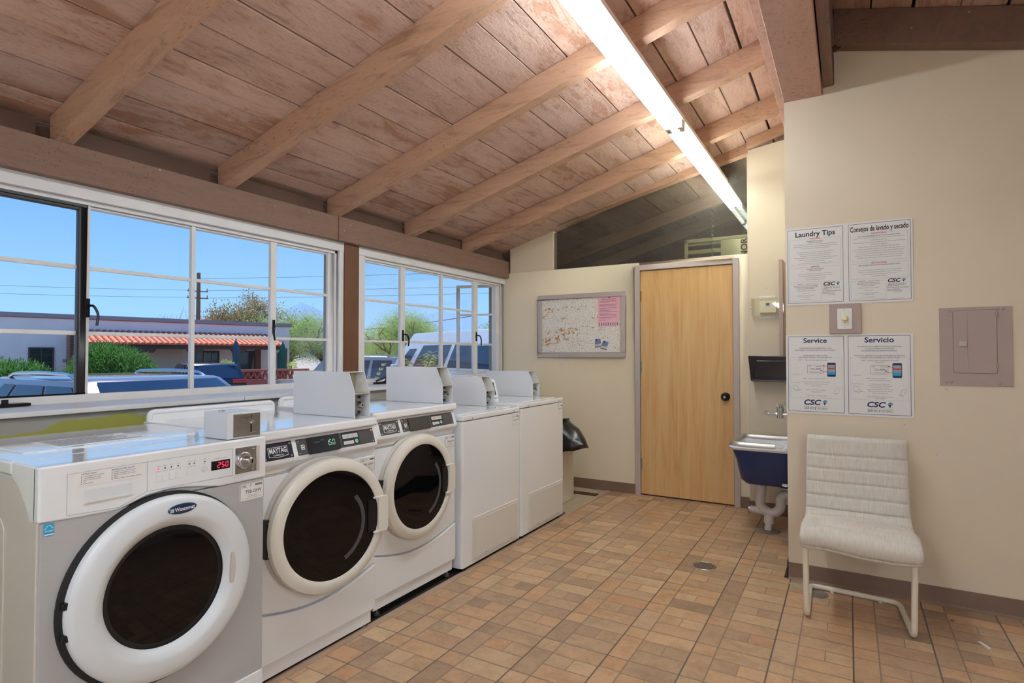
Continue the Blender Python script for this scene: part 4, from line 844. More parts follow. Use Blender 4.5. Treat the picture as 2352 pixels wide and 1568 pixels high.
    hy = c[1]+dr-0.058
    g = G().prism([(hy-0.020, -0.080), (hy+0.050, -0.080), (hy+0.058, -0.060), (hy+0.058, 0.060), (hy+0.050, 0.080), (hy-0.020, 0.082), (hy-0.022, 0.074), (hy+0.004, 0.070), (hy+0.004, -0.068), (hy-0.022, -0.072)], 'x', 0.034, 0.048)
    build('door_handle', g, M['enamel_warm'], d, bevel=0.004, seg=3, local=True)
    build('handle_recess', G().box(0.0335, hy-0.045, -0.070, 0.0345, hy+0.004, 0.072), M['black'], d, local=True)
    return w
maytag(1.392, 0.668, -1.955, 0.004, 'white front load washer with a lit 1.50 display and its cream ringed door ajar', '761-GHV', True, 9, 0.330, dz=0.572, dr=0.276)
maytag(2.080, 0.684, -1.995, 0.018, 'white front load washer with a blank grey display and closed cream ringed door', '762-GHV', False, 1, 0.310, dz=0.594, dr=0.270)
coin_tower(1.962, 2.062, -2.005, -2.435, 0.989, 1.204, 1.104, 0.040, 'tall white coin box on the washer with the lit 1.50 display')
coin_tower(2.662, 2.764, -2.022, -2.455, 1.003, 1.212, 1.108, 0.046, 'tall white coin box with faint pencil scribbles, on the washer with the blank display', note=True)

# ---------------------------------------------------------------- plain dryers
def dryer(y0, wdt, zt, label, code, xb=-2.72, X=-1.97):
    w = thing('dryer', label, 'dryer', (X-0.37, y0+wdt/2, 0), 'plain white dryers at the far end of the row')
    y1 = y0+wdt
    pr = [(xb, y0), (X-0.018, y0), (X-0.005, y0+0.005), (X, y0+0.018), (X, y1-0.010), (X-0.010, y1), (xb, y1)]
    build('cabinet', G().prism(pr, 'z', 0.024, zt-0.037), M['enamel'], w, bevel=0.002)
    pr2 = [(xb, y0-0.002), (X-0.020, y0-0.002), (X-0.002, y0+0.006), (X+0.003, y0+0.022), (X+0.003, y1-0.010), (X-0.008, y1+0.002), (xb, y1+0.002)]
    top = build('top_panel', G().prism(pr2, 'z', zt-0.034, zt), M['enamel'], w, bevel=0.007, seg=3)
    build('raised_field', G().box(xb+0.03, y0+0.04, zt-0.001, X-0.055, y1-0.04, zt+0.0035), M['enamel'], top, bevel=0.003)
    fr = wallx(X+0.003); g = G()
    for a in (y0+0.105, y1-0.085): g.lathe([(0,0.002),(0.003,0.002),(0.0045,0)], (X+0.003, a, zt-0.022), (1,0,0), n=12)
    build('screws', g, M['ink_grey'], top)
    f2 = wallx(X); g = G(); a0, a1 = y0+0.105, y1-0.035
    f2.poly(g, rrect(a0, 0.040, a1, 0.300, 0.018), -0.001, 0.006); lp = build('lint_panel', g, M['lint'], w, bevel=0.004, seg=3)
    g = G(); f2.poly(g, rrect(a0+0.018, 0.052, a1-0.010, 0.282, 0.010), 0.0055, 0.0085); build('panel_face', g, M['lint'], lp, bevel=0.002)
    g = G()
    for a in (a0+0.14, a1-0.10): f2.disc(g, a, 0.060, 0.003, 0.0085, 0.0095, 10)
    build('screws', g, M['ink'], lp)
    id_tag(w, f2, y1-0.104, zt-0.120, 0.088, 0.070, code)
    for yy in (y0+0.05, y1-0.06): build('foot', G().cyl((X-0.03, yy, 0.0), (X-0.03, yy, 0.026), 0.018), M['knob'], w)
    return w
dryer(2.785, 0.690, 0.924, 'plain white dryer beside the washers, left one of the two', '759-GHV')
dryer(3.486, 0.690, 0.944, 'plain white dryer at the far end of the row, next to the bin', '760-GHV')
coin_tower(3.347, 3.457, -2.165, -2.50, 0.9285, 1.130, 1.036, 0.040, 'lower white coin box on the left plain dryer')
coin_tower(4.044, 4.156, -2.172, -2.61, 0.9485, 1.152, 1.058, 0.045, 'white coin box on the far plain dryer, against the cream wall')
c = thing('control_head', 'small white slanted control head with dark blue face behind the coin boxes', 'control panel', (-2.42, 3.9, 0.948))
g = G().prism([(-2.50, 0.949), (-2.36, 0.949), (-2.40, 1.09), (-2.42, 1.10), (-2.50, 1.10)], 'y', 3.60, 3.835); build('case', g, M['enamel'], c, bevel=0.006)
v = Vector((-0.04, 0, 0.141)); ff = F((-2.36, 0, 0.949), (0,1,0), v); g = G(); ff.box(g, 3.63, 0.025, 3.80, 0.125, 0, 0.002); build('face', g, M['badge_blue'], c)

# ---------------------------------------------------------------- waste bin with liner
w = thing('waste_bin', 'cream waste bin lined with a shiny black bag, behind the last dryer', 'bin', (-2.34, 4.60, 0))
g = G().prism(rrect(-2.52, 4.43, -2.135, 4.78, 0.05), 'z', 0.0, 0.56); build('bin_body', g, M['bin'], w, bevel=0.006)
rnd = random.Random(7); g = G(); n = 40; prof = [(0.165,0.60),(0.185,0.69),(0.205,0.715),(0.225,0.66),(0.230,0.58),(0.245,0.50),(0.25,0.46)]
for i, (r, z) in enumerate(prof):
    for k in range(n):
        a = 2*PI*k/n; tail = max(0, math.cos(a+0.15))**8; s = 1+0.05*math.sin(a*7+i)+0.03*math.sin(a*13+i*2.3)+rnd.uniform(-0.03, 0.03)
        rr = r*s+tail*0.16*(i >= 3)*(1 if i != 5 else 1.1)*(0.6 if i == 3 else 1)
        zz = z-(0.05*(1-math.cos(a))*0.5)+rnd.uniform(-0.006, 0.006)+tail*(0.03 if i >= 5 else -0.02)
        g.v.append(Vector((-2.33+rr*math.cos(a), 4.60+rr*math.sin(a)*0.85, zz)))
for i in range(len(prof)-1):
    for k in range(n): g.f.append([i*n+k, i*n+(k+1) % n, (i+1)*n+(k+1) % n, (i+1)*n+k])
o = build('bag', g, M['bag'], w, smooth=True); sm = o.modifiers.new('s', 'SOLIDIFY'); sm.thickness = 0.003; o['label'] = 'shiny black bin liner'
# ================================================================ things on the walls
fb = wally(YB)
# pin board
w = thing('notice_board', 'framed cork notice board with flaking white paint, left of the wooden door', 'notice board', (-2.25, YB, 1.56))
g = G(); fb.frame(g, -2.712, 1.258, -1.790, 1.880, 0.046, 0.0, 0.020); build('frame', g, M['mauve'], w, bevel=0.003)
g = G(); fb.box(g, -2.668, 1.302, -1.834, 1.836, 0.002, 0.008); build('cork_panel', g, M['cork'], w)
g = G(); fb.text(g, '2', -2.475, 1.280, 0.032, 0.0205, shear=0.2); build('pencil_mark', g, M['ink_pale'], w)
w = thing('flyer', 'pink tear-off flyer pinned to the top right of the notice board', 'paper', (-1.95, YB-0.01, 1.7))
g = G(); fb.poly(g, [(-2.066,1.596),(-1.849,1.604),(-1.838,1.838),(-2.070,1.832)], 0.009, 0.0105); x = -2.062
for i in range(9):
    xa = -2.062+i*0.0225; g2 = 0.0035*(i % 3); fb.poly(g, [(xa, 1.548+g2), (xa+0.0195, 1.549+g2), (xa+0.0205, 1.598), (xa, 1.598)], 0.0092, 0.0102)
build('sheet', g, M['pink'], w)
g = G(); rnd = random.Random(3)
fb.box(g, -2.03, 1.809, -1.885, 1.814, 0.0105, 0.0109)
for i, L in enumerate((170,180,100,0,178,165,170,0,172,60,120,95,175,0,110,176,165,0,178,120,0,70)):
    if L: fb.box(g, -2.050, 1.796-i*0.0088, -2.050+L/1000, 1.7985-i*0.0088, 0.0105, 0.0109)
for i in range(9): fb.box(g, -2.056+i*0.0225, 1.560, -2.048+i*0.0225, 1.588, 0.0102, 0.0105)
build('lettering', g, M['ink_grey'], w); build('pin', G().lathe([(0,0.008),(0.005,0.006),(0.006,0)], (-1.951, YB-0.0105, 1.826), (0,-1,0), n=12), M['knob'], w)
for i, (cx, cz, rot, lab) in enumerate(((-2.066, 1.395, 0.08, 'small blue photo card pinned low on the notice board, left of its twin'), (-1.998, 1.372, -0.28, 'small tilted blue photo card pinned low on the notice board, right of its twin'))):
    w = thing('photo_card', lab, 'card', (cx, YB-0.01, cz), 'photo cards on the notice board')
    f2 = F((cx, YB-0.009-i*0.001, cz), (math.cos(rot),0,math.sin(rot)), (-math.sin(rot),0,math.cos(rot)))
    g = G(); f2.poly(g, [(-0.036,-0.042),(0.030,-0.040),(0.028,0.040),(-0.026,0.040)], 0, 0.0012); build('card', g, M['card_blue'], w)
    g = G(); f2.poly(g, [(-0.033,-0.028),(0.0295,-0.028),(0.029,-0.006),(-0.030,-0.012)], 0.0012, 0.0016); build('sand_band', g, M['card_sand'], w)
    build('pin', G().lathe([(0,0.008),(0.004,0.006),(0.006,0)], f2.P(-0.012, 0.032, 0.001), (0,-1,0), n=12), M['knob'], w)
# alcove: thermostat in a clear guard, towel dispenser, edge board
fa = wally(5.06)
w = thing('thermostat', 'cream thermostat inside a clear plastic guard above the black dispenser', 'thermostat', (-0.555, 5.06, 1.67))
g = G(); fa.box(g, -0.618, 1.622, -0.492, 1.716, 0.0, 0.028); t = build('body', g, M['ivory'], w, bevel=0.004)
g = G(); fa.box(g, -0.577, 1.668, -0.533, 1.704, 0.028, 0.030); build('display', g, M['ring'], t); g = G(); fa.box(g, -0.568, 1.680, -0.543, 1.700, 0.030, 0.0305); build('digits', g, M['ink_grey'], t)
g = G()
for q in ((-0.676,1.598,-0.435,1.602,0,0.07),(-0.676,1.738,-0.435,1.742,0,0.07),(-0.676,1.602,-0.672,1.738,0,0.07),(-0.439,1.602,-0.435,1.738,0,0.07),(-0.676,1.598,-0.435,1.742,0.07,0.073)): fa.box(g, *q)
build('clear_guard', g, M['clear_box'], w)
g = G(); fa.poly(g, rrect(-0.622,1.744,-0.505,1.760,0.005), 0, 0.003); fa.poly(g, rrect(-0.620,1.578,-0.505,1.594,0.005), 0, 0.003); build('mounting_ear', g, M['white_plate'], w)
g = G()
for a in (-0.600,-0.525):
    for b_ in (1.752,1.586): fa.disc(g, a, b_, 0.003, 0.003, 0.004, 10)
build('screws', g, M['ink_grey'], w)
build('guard_lock', G().cyl((-0.678, 5.02, 1.665), (-0.684, 5.02, 1.665), 0.008), M['steel'], w)
w = thing('towel_dispenser', 'black smoked plastic paper towel dispenser on the alcove wall above the sink', 'dispenser', (-0.54, 5.06, 1.17))
g = G().hexa([(-0.675,4.93,1.075),(-0.385,4.93,1.075),(-0.385,5.06,1.075),(-0.675,5.06,1.075),(-0.690,4.90,1.275),(-0.385,4.90,1.275),(-0.385,5.06,1.275),(-0.690,5.06,1.275)]); build('case', g, M['smoke'], w, bevel=0.006)
g = G().hexa([(-0.652,4.921,1.100),(-0.40,4.921,1.100),(-0.40,4.935,1.100),(-0.652,4.935,1.100),(-0.63,4.898,1.24),(-0.40,4.898,1.24),(-0.40,4.915,1.24),(-0.63,4.915,1.24)]); build('front_cover', g, M['smoke'], w, bevel=0.012, seg=4)
build('lower_lip', G().box(-0.668, 4.924, 1.072, -0.39, 4.932, 1.086), M['charcoal'], w, bevel=0.002)
w = solo('edge_board', G().box(-0.468, 4.985, 1.228, -0.440, 5.058, 2.04), M['mauve_dark'], 'narrow mauve upright board beside the thermostat guard', 'board', bevel=0.003)
w = solo('corner_trim', G().box(-0.708, 5.058, 0.10, -0.700, 5.172, 2.94), M['wall_alcove'], 'thin pale vertical edge strip between the door wall and the alcove', 'trim')

# ---------------------------------------------------------------- sink
w = thing('utility_sink', 'wall hung white porcelain sink with navy outside and chrome edged rim', 'sink', (-0.54, 4.59, 0.5))
XA, XB_, Y0, Y1, RZ = -0.755, -0.325, 4.325, 4.865, 0.640
def ring(x0, y0, x1, y1, r, z, k=7): return [(p[0], p[1], z) for p in rrect(x0, y0, x1, y1, r, k)]
secs = [ring(XA+0.020,Y0+0.015,XB_,Y1-0.015,0.07,RZ-0.028), ring(XA+0.045,Y0+0.035,XB_,Y1-0.035,0.07,RZ-0.10), ring(XA+0.075,Y0+0.05,XB_-0.01,Y1-0.05,0.07,RZ-0.245), ring(XA+0.105,Y0+0.075,XB_-0.03,Y1-0.075,0.06,RZ-0.275)]
g = G(); n = len(secs[0])
for s in secs: g.v += [Vector(p) for p in s]
for i in range(len(secs)-1):
    for k in range(n): g.f.append([i*n+k, i*n+(k+1) % n, (i+1)*n+(k+1) % n, (i+1)*n+k])
g.f.append([(len(secs)-1)*n+k for k in range(n)]); build('outer_shell', g, M['navy_enamel'], w, smooth=True)
secs = [ring(XA+0.012,Y0+0.010,XB_,Y1-0.010,0.07,RZ-0.030), ring(XA,Y0,XB_,Y1,0.075,RZ-0.015), ring(XA+0.004,Y0+0.004,XB_,Y1-0.004,0.072,RZ-0.002), ring(XA+0.055,Y0+0.055,XB_-0.07,Y1-0.055,0.06,RZ-0.004), ring(XA+0.065,Y0+0.062,XB_-0.08,Y1-0.062,0.06,RZ-0.03), ring(XA+0.11,Y0+0.10,XB_-0.10,Y1-0.10,0.06,RZ-0.235), ring(XA+0.14,Y0+0.13,XB_-0.13,Y1-0.13,0.05,RZ-0.25)]
g = G()
for s in secs: g.v += [Vector(p) for p in s]
for i in range(len(secs)-1):
    for k in range(n): g.f.append([i*n+k, i*n+(k+1) % n, (i+1)*n+(k+1) % n, (i+1)*n+k])
g.f.append([(len(secs)-1)*n+k for k in range(n)]); build('basin', g, M['porcelain'], w, smooth=True)
g = G().prism([(XB_-0.10, RZ-0.02), (XB_-0.06, RZ+0.004), (XB_-0.035, RZ+0.035), (XB_-0.02, RZ+0.075), (-0.311, RZ+0.08), (-0.311, RZ-0.02)], 'y', Y0+0.01, Y1-0.01); build('splashback', g, M['porcelain'], w, bevel=0.008, seg=3)
pth = fillet([(XB_-0.115, Y0+0.030, RZ), (XA+0.030, Y0+0.030, RZ), (XA+0.030, Y1-0.030, RZ), (XB_-0.055, Y1-0.030, RZ)], 0.06, 10)
build('rim_guard', G().tube(pth, 0.028, 14), M['rim_steel'], w, smooth=True)
g = G(); F((0,Y0+0.012,0),(1,0,0),(0,0,1)).poly(g, [(-0.395,0.392),(-0.372,0.388),(-0.362,0.397),(-0.370,0.405),(-0.398,0.404)], 0, 0.026); build('chip', g, M['porcelain'], w)
PX, PY = -0.50, 4.59
g = G().tube(fillet([(PX-0.055, PY, 0.38), (PX-0.06, PY, 0.30), (PX-0.075, PY, 0.17), (PX+0.00, PY, 0.125), (PX+0.065, PY, 0.16), (PX+0.07, PY, 0.285), (PX+0.20, PY, 0.27)], 0.075, 8), 0.034, 16)
g.cyl((PX-0.14, PY, 0.145), (PX-0.02, PY, 0.135), 0.026, n=16).cyl((PX-0.01, PY, 0.12), (PX-0.012, PY, 0.058), 0.034, 0.036, n=16).cyl((PX-0.012, PY, 0.06), (PX-0.02, PY, 0.0), 0.026, n=16)
build('drain_trap', g, M['pvc'], w, smooth=True)
build('cleanout_cap', G().cyl((PX-0.15, PY, 0.146), (PX-0.138, PY, 0.145), 0.032), M['steel'], w, smooth=True)
build('floor_flange', G().lathe([(0,0.010),(0.04,0.009),(0.075,0.005),(0.088,0.0)], (PX-0.02, PY, 0.0), (0,0,1)), M['steel'], w, smooth=True)
g = G().cyl((-0.42, 4.50, 0.335), (-0.312, 4.50, 0.335), 0.011).cyl((-0.43, 4.50, 0.322), (-0.43, 4.50, 0.365), 0.012).box(-0.36, 4.42, 0.355, -0.311, 4.76, 0.368); build('shutoff_valve', g, M['steel'], w)
fct = thing('faucet', 'chrome wall faucet with lever handles above the sink', 'faucet', (-0.40, 4.59, 0.87))
g = G().cyl((-0.312, 4.59, 0.852), (-0.46, 4.59, 0.852), 0.019, n=20).cyl((-0.43, 4.59, 0.825), (-0.43, 4.59, 0.905), 0.026, n=20).cyl((-0.43, 4.59, 0.905), (-0.43, 4.59, 0.925), 0.017).cyl((-0.36, 4.59, 0.83), (-0.36, 4.59, 0.875), 0.020).box(-0.33, 4.55, 0.83, -0.311, 4.63, 0.90)
build('valve_body', g, M['chrome'], fct, bevel=0.003, smooth=True)
build('spout', G().tube(fillet([(-0.452, 4.59, 0.852), (-0.50, 4.58, 0.850), (-0.535, 4.575, 0.868)], 0.03), [0.015]*4+[0.016]*2+[0.013]*3, 12), M['chrome'], fct, smooth=True)
build('lever', G().box(-0.455, 4.583, 0.902, -0.435, 4.597, 0.925).cyl((-0.44, 4.52, 0.915), (-0.44, 4.66, 0.915), 0.009).lathe([(0,0.01),(0.014,0.006),(0.014,0)], (-0.40, 4.54, 0.925), (0,0,1)).cyl((-0.415, 4.59, 0.918), (-0.37, 4.59, 0.935), 0.008), M['chrome'], fct, bevel=0.002, smooth=True)

# ---------------------------------------------------------------- signs
fs = wally(YR)
def csc_logo(dk, cy, pale, gr, a, b, s, c=0.0032):
    fs.text(dk, 'CSC', a, b, s*1.15, c, 'LEFT', 0.035, 0.22, width=s*2.45)
    for col, pts in ((cy, [(0,0.15),(0.30,0.42),(0.62,0.50),(0.46,0.10)]), (dk, [(0.12,0.05),(0.45,0.06),(0.60,0.42),(0.40,-0.45)]), (pale, [(0.66,0.40),(0.80,0.30),(0.66,-0.10),(0.50,0.02)])):
        fs.poly(col, [(a+s*2.7+x*s, b+y*s) for x, y in pts][::-1], c-0.0004, c)
    fs.line(gr, [(a, b-s*0.60), (a+s*3.5, b-s*0.60)], 0.0008, c-0.0004, c)
    fs.text(dk, 'SERVICE', a+s*0.1, b-s*0.95, s*0.52, c, 'LEFT', 0.0, 0.1, width=s*1.75); fs.text(gr, 'WORKS', a+s*1.95, b-s*0.95, s*0.52, c, 'LEFT', -0.005, 0.1, width=s*1.45)
def sign(name, label, x0, z0, x1, z1, panels):
    w = thing(name, label, 'sign', ((x0+x1)/2, YR, (z0+z1)/2))
    g = G(); fs.poly(g, rrect(x0, z0, x1, z1, 0.012), 0, 0.0028); build('board', g, M['paper'], w, bevel=0.0006)
    L = {k: G() for k in ('ink', 'ink_grey', 'ink_blue', 'ink_red', 'cyan', 'ink_pale')}
    panels(L); nm = dict(ink='black_print', ink_grey='small_print', ink_blue='navy_print', ink_red='red_print', cyan='cyan_print', ink_pale='pale_print')
    for k, g in L.items():
        if g.f: build(nm[k], g, M[k], w)
    return w
def outline(g, a0, b0, a1, b1, w=0.0014, gap=None):
    fs.line(g, [(a1, b1), (a1, b0), (a0, b0), (a0, b1)], w, 0.0026, 0.0032)
    if gap: fs.line(g, [(a0, b1), (gap[0], b1)], w, 0.0026, 0.0032); fs.line(g, [(gap[1], b1), (a1, b1)], w, 0.0026, 0.0032)
    else: fs.line(g, [(a0, b1), (a1, b1)], w, 0.0026, 0.0032)
def lines(g, cx, z, rows, size, dz, mw=0.255, **k):
    for i, s in enumerate(rows):
        if s: fs.text(g, s, cx, z-i*dz, size, 0.0032, maxw=mw, **k)
def tips(L):
    for (a0, a1, cx, T, hd, sub, body, hd2, sub2, body2, warn, wt, wb, cs) in (
      (-0.297, -0.019, -0.157, 'Laundry Tips', 'WASHERS', ('FOR BEST RESULTS WHEN', 'WASHING CLOTHES'),
       ('Front load washers: For best results use 1/4 cup high efficiency (HE) liquid detergent', 'Top load washers: For best results follow detergent manufacturer recommended amount', 'Sort items by color and fabric type. Wash similar garments', '', 'Use a laundry brush and presoak to remove stains in heavily stained items', 'Use fabric softener only with bleach, detergent or water softener', 'Pouring fabric softener directly on clothes may cause stains', 'Check water temperature to ensure that the wash cycle and fabric of the clothes match', 'Most garments are machine washable in warm water and cold rinse', 'Do not mix colored items with whites', 'Leave the lid or door open after washing to help preserve the washer'),
       'DRYERS', ('FOR BEST RESULTS WHEN', 'DRYING CLOTHES'), ('Clean lint screen after every load to prevent fires and speed drying', 'Check pockets so that items do not damage the dryer or clothes', 'Dryer operates best when not overloaded', 'Dry similar weight garments together'),
       'WARNING', 'Commercial washers', ('and dryers are not designed to accommodate', 'the following and may cause damage to your', 'clothes as well as the machines:'), ('For Service:', 'use the CSC Service Request App', 'visit www.cscsw.com', 'or call 1-877-264-6622', 'Download Here', 'CSC Service App')),
      (0.008, 0.292, 0.150, 'Consejos de lavado y secado', 'LAVADORAS', ('PARA OBTENER MEJORES RESULTADOS AL LAVAR LA ROPA',),
       ('Lavadoras de carga frontal: para obtener mejores resultados, utilice 1/4 de taza de detergente', 'liquido de alta eficiencia (HE)', 'Lavadoras de carga superior: para obtener mejores resultados, utilice la cantidad de detergente', 'recomendada por el fabricante', 'Clasifique la ropa por color y tipo de tela. Mantenga la ropa blanca separada', 'Antes del lavado: vacie los bolsillos hacia afuera para asegurarse de no dejar objetos en ellos', 'Use suavizante de ropa solo con blanqueador en detergente liquido y ablandador de agua', 'Utilice suavizante para ropa directamente sobre las prendas puede causar manchas', 'Compruebe la temperatura de la agua para asegurarse que coincida con la recomendada', 'Deje la tapa o puerta abierta despues de lavar para ayudar a preservar la lavadora'),
       'SECADORAS', ('PARA OBTENER MEJORES RESULTADOS AL SECAR LA ROPA',), ('Limpie los filtros de pelusa antes de cada uso para reducir el riesgo de incendio', 'Seque juntas las prendas de peso similar para que la secadora funcione mejor', 'Revise los bolsillos para que los articulos no danen la secadora', 'No sobrecargue la secadora'),
       'ADVERTENCIA', 'Las lavadoras y secadoras', ('comerciales no estan disenadas para las', 'siguientes sesiones, y podrian danar sus', 'prendas y las maquinas:'), ('Para solicitar servicio:', 'utilice la aplicacion CSC Service Request', 'visite www.cscsw.com', 'o llame al 1-877-264-6622', 'Descargue Aqui', 'Aplicacion CSC Service'))):
        outline(L['ink_blue'], a0, 1.582, a1, 2.005, 0.0018)
        fs.text(L['ink'], T, cx, 1.975, 0.040, 0.0032, bold=0.022, width=0.20 if a0 < 0 else 0.268)
        outline(L['ink_pale'], a0+0.010, 1.800, a1-0.012, 1.948, 0.0008, (cx-0.036, cx+0.036)); fs.text(L['ink_red'], hd, cx, 1.948, 0.0125, 0.0032, bold=0.015, maxw=0.07)
        lines(L['ink'], cx, 1.934, sub, 0.0072, 0.0085, bold=0.012)
        lines(L['ink_grey'], cx, 1.916 if a0 < 0 else 1.924, body, 0.0062, 0.0108 if a0 < 0 else 0.0120)
        outline(L['ink_pale'], a0+0.010, 1.702, a1-0.012, 1.786, 0.0008, (cx-0.034, cx+0.034)); fs.text(L['ink_red'], hd2, cx, 1.786, 0.0125, 0.0032, bold=0.015, maxw=0.07)
        lines(L['ink'], cx, 1.774, sub2, 0.0072, 0.0085, bold=0.012); lines(L['ink_grey'], cx, 1.748, body2, 0.0062, 0.011)
        c3 = a0+0.092; outline(L['ink_pale'], a0+0.010, 1.592, a0+0.172, 1.690, 0.0008, (c3-0.055, c3+0.055))
        fs.text(L['ink_red'], warn, c3-0.03, 1.689, 0.0066, 0.0032, bold=0.012, maxw=0.04); fs.text(L['ink'], wt, c3+0.028, 1.689, 0.0066, 0.0032, maxw=0.055)
        lines(L['ink'], c3, 1.680, wb, 0.0066, 0.0082, 0.15, bold=0.008)
        lines(L['ink_grey'], c3, 1.652, ('Washing pet bedding or heavy materials', '', 'The use of dyes', '', 'Overloading the capacity of the drum', 'or hanging clothing', '', 'The use of foreign items'), 0.0060, 0.0072, 0.14)
        csc_logo(L['ink'], L['cyan'], L['ink_pale'], L['ink_grey'], a0+0.178, 1.685, 0.024)
        for i, s in enumerate(cs[:4]): fs.text(L['ink_blue'], s, a0+0.175, 1.655-i*0.0082, 0.0066, 0.0032, 'LEFT', 0.01, maxw=0.098)
        fs.text(L['ink_grey'], cs[4], a0+0.222, 1.622, 0.0055, 0.0032); fs.text(L['ink_grey'], cs[5], a0+0.222, 1.588, 0.0055, 0.0032)
sign('laundry_tips_sign', 'upper white two panel sign headed Laundry Tips and Consejos de lavado y secado', -0.304, 1.570, 0.302, 2.016, tips)
def service(L):
    for (a0, a1, cx, T, l1, l2, st1, st1b, st2, body, dl, top) in (
      (-0.300, -0.021, -0.162, 'Service', ('YOUR SATISFACTION IS IMPORTANT TO US', 'AND PROPERLY WORKING MACHINES ARE A PRIORITY'), ('PLEASE REPORT A SERVICE ISSUE', 'FOLLOWING THE EASY TWO STEP METHOD'), ('STEP 1 -', 'Take note of the machine ID number'), '', ('STEP 2 -', 'Report the service issue by:'), ('Using the CSC ServiceWorks Service Request', 'Simply scan the barcode, select the issue', 'and click "Submit"', '', 'Using our online service request at', 'www.cscsw.com', '', 'Calling toll free at 1-877-264-6622'), ('Download Here', 'CSC Service App'), 1.322),
      (0.000, 0.284, 0.145, 'Servicio', ('SU SATISFACCION ES IMPORTANTE PARA NOSOTROS', 'Y EL FUNCIONAMIENTO APROPIADO', 'DE LAS MAQUINAS ES NUESTRA PRIORIDAD'), ('POR FAVOR, REPORTE CUALQUIER PROBLEMA DEL SERVICIO,', 'SIGUIENDO ESTE FACIL METODO DE DOS PASOS'), ('PASO 1 -', 'Anote el numero de identificacion (ID number)'), 'de la maquina', ('PASO 2 -', 'Reporte el problema'), ('de servicio de la siguiente manera:', '', 'Utilizando nuestra aplicacion', '"CSC ServiceWorks Service Request"', 'escanea el codigo de barras,', 'seleccione el problema y enviar "Submit"', 'Utilizando nuestra solicitud de servicio', 'en linea www.cscsw.com', '', 'Llame al numero de telefono gratuito al', '1-877-264-6622'), ('Descargue Aqui', 'Aplicacion CSC Service'), 1.330)):
        outline(L['ink_blue'], a0, 0.962, a1, 1.389, 0.0022)
        fs.text(L['ink_blue'], T, cx, 1.365, 0.038, 0.0032, bold=0.022, width=0.118 if a0 < 0 else 0.135)
        lines(L['ink_blue'], cx, top, l1, 0.0082, 0.0115, 0.245, bold=0.008); lines(L['ink_blue'], cx, 1.280, l2, 0.0084, 0.0105, 0.245, bold=0.012)
        outline(L['ink_pale'], a0+0.011, 1.040, a1-0.010, 1.271, 0.0008, (cx-0.10, cx+0.10))
        fs.text(L['ink_red'], st1[0], cx-0.085, 1.255, 0.0075, 0.0032, 'LEFT', 0.01); fs.text(L['ink_grey'], st1[1], cx-0.052, 1.255, 0.0075, 0.0032, 'LEFT', maxw=0.14)
        if st1b: fs.text(L['ink_grey'], st1b, cx, 1.245, 0.0075, 0.0032)
        ca = cx-0.040; outline(L['ink_grey'], ca, 1.181, ca+0.079, 1.227, 0.0012); fs.text(L['ink'], '123-APP', ca+0.040, 1.204, 0.014, 0.0032, bold=0.004, width=0.052)
        fs.text(L['ink_grey'], 'CSC', ca+0.004, 1.220, 0.0075, 0.0032, 'LEFT', 0.02, 0.2)
        for i in range(12): fs.box(L['ink_grey'], ca+0.042+i*0.0027, 1.218, ca+0.0435+i*0.0027, 1.222, 0.0028, 0.0032)
        fs.box(L['ink_pale'], ca+0.01, 1.186, ca+0.070, 1.189, 0.0028, 0.0032)
        pa = cx+0.059; fs.poly(L['ink_blue'], rrect(pa, 1.162, pa+0.042, 1.241, 0.005), 0.0028, 0.0034); fs.box(L['ink_pale'], pa+0.003, 1.174, pa+0.039, 1.229, 0.0034, 0.0037); fs.box(L['ink_red'], pa+0.005, 1.205, pa+0.036, 1.212, 0.0037, 0.004); fs.box(L['cyan'], pa+0.003, 1.174, pa+0.039, 1.190, 0.0037, 0.004)
        for (p, q) in (((pa+0.012, 1.209), (ca+0.080, 1.223)), ((pa+0.0, 1.190), (ca+0.066, 1.197))):
            fs.line(L['ink_red'], [p, ((p[0]+q[0])/2, (p[1]+q[1])/2+(0.004 if q[1] > 1.2 else -0.005)), q], 0.0022, 0.004, 0.0044); fs.poly(L['ink_red'], [(q[0]-0.003, q[1]), (q[0]+0.006, q[1]+0.005), (q[0]+0.005, q[1]-0.004)], 0.0032, 0.0044)
        y2 = 1.150 if a0 < 0 else 1.157; fs.text(L['ink_red'], st2[0], cx-0.063, y2, 0.0075, 0.0032, 'LEFT', 0.01); fs.text(L['ink_grey'], st2[1], cx-0.032, y2, 0.0075, 0.0032, 'LEFT', maxw=0.10)
        lines(L['ink_grey'], cx+0.002, 1.131 if a0 < 0 else 1.146, body, 0.0072, 0.0112 if a0 < 0 else 0.0097, 0.152)
        fs.text(L['ink_grey'], dl[0], a0+0.041, 1.174, 0.006, 0.0032); fs.text(L['ink_grey'], dl[1], a0+0.041, 1.126, 0.006, 0.0032)
        lx = a0+0.022; fs.line(L['ink_grey'], [(lx, 1.110), (lx+0.004, 1.087), (lx+0.030, 1.086), (lx+0.024, 1.111), (lx, 1.110)], 0.0008, 0.0028, 0.0032); fs.line(L['ink_grey'], [(lx+0.004, 1.087), (lx+0.022, 1.079), (lx+0.045, 1.085), (lx+0.030, 1.088)], 0.0010, 0.0028, 0.0032)
        px = a1-0.052; fs.line(L['ink_grey'], [(px, 1.068), (px+0.017, 1.103), (px+0.034, 1.101), (px+0.017, 1.064), (px, 1.068)], 0.0008, 0.0028, 0.0032); fs.disc(L['ink_grey'], px+0.010, 1.070, 0.002, 0.0028, 0.0032, 10)
        csc_logo(L['ink_blue'], L['cyan'], L['ink_pale'], L['ink_grey'], cx-0.062, 1.014, 0.035)
sign('service_sign', 'lower white two panel sign headed Service and Servicio, under the dial switch', -0.312, 0.950, 0.298, 1.400, service)
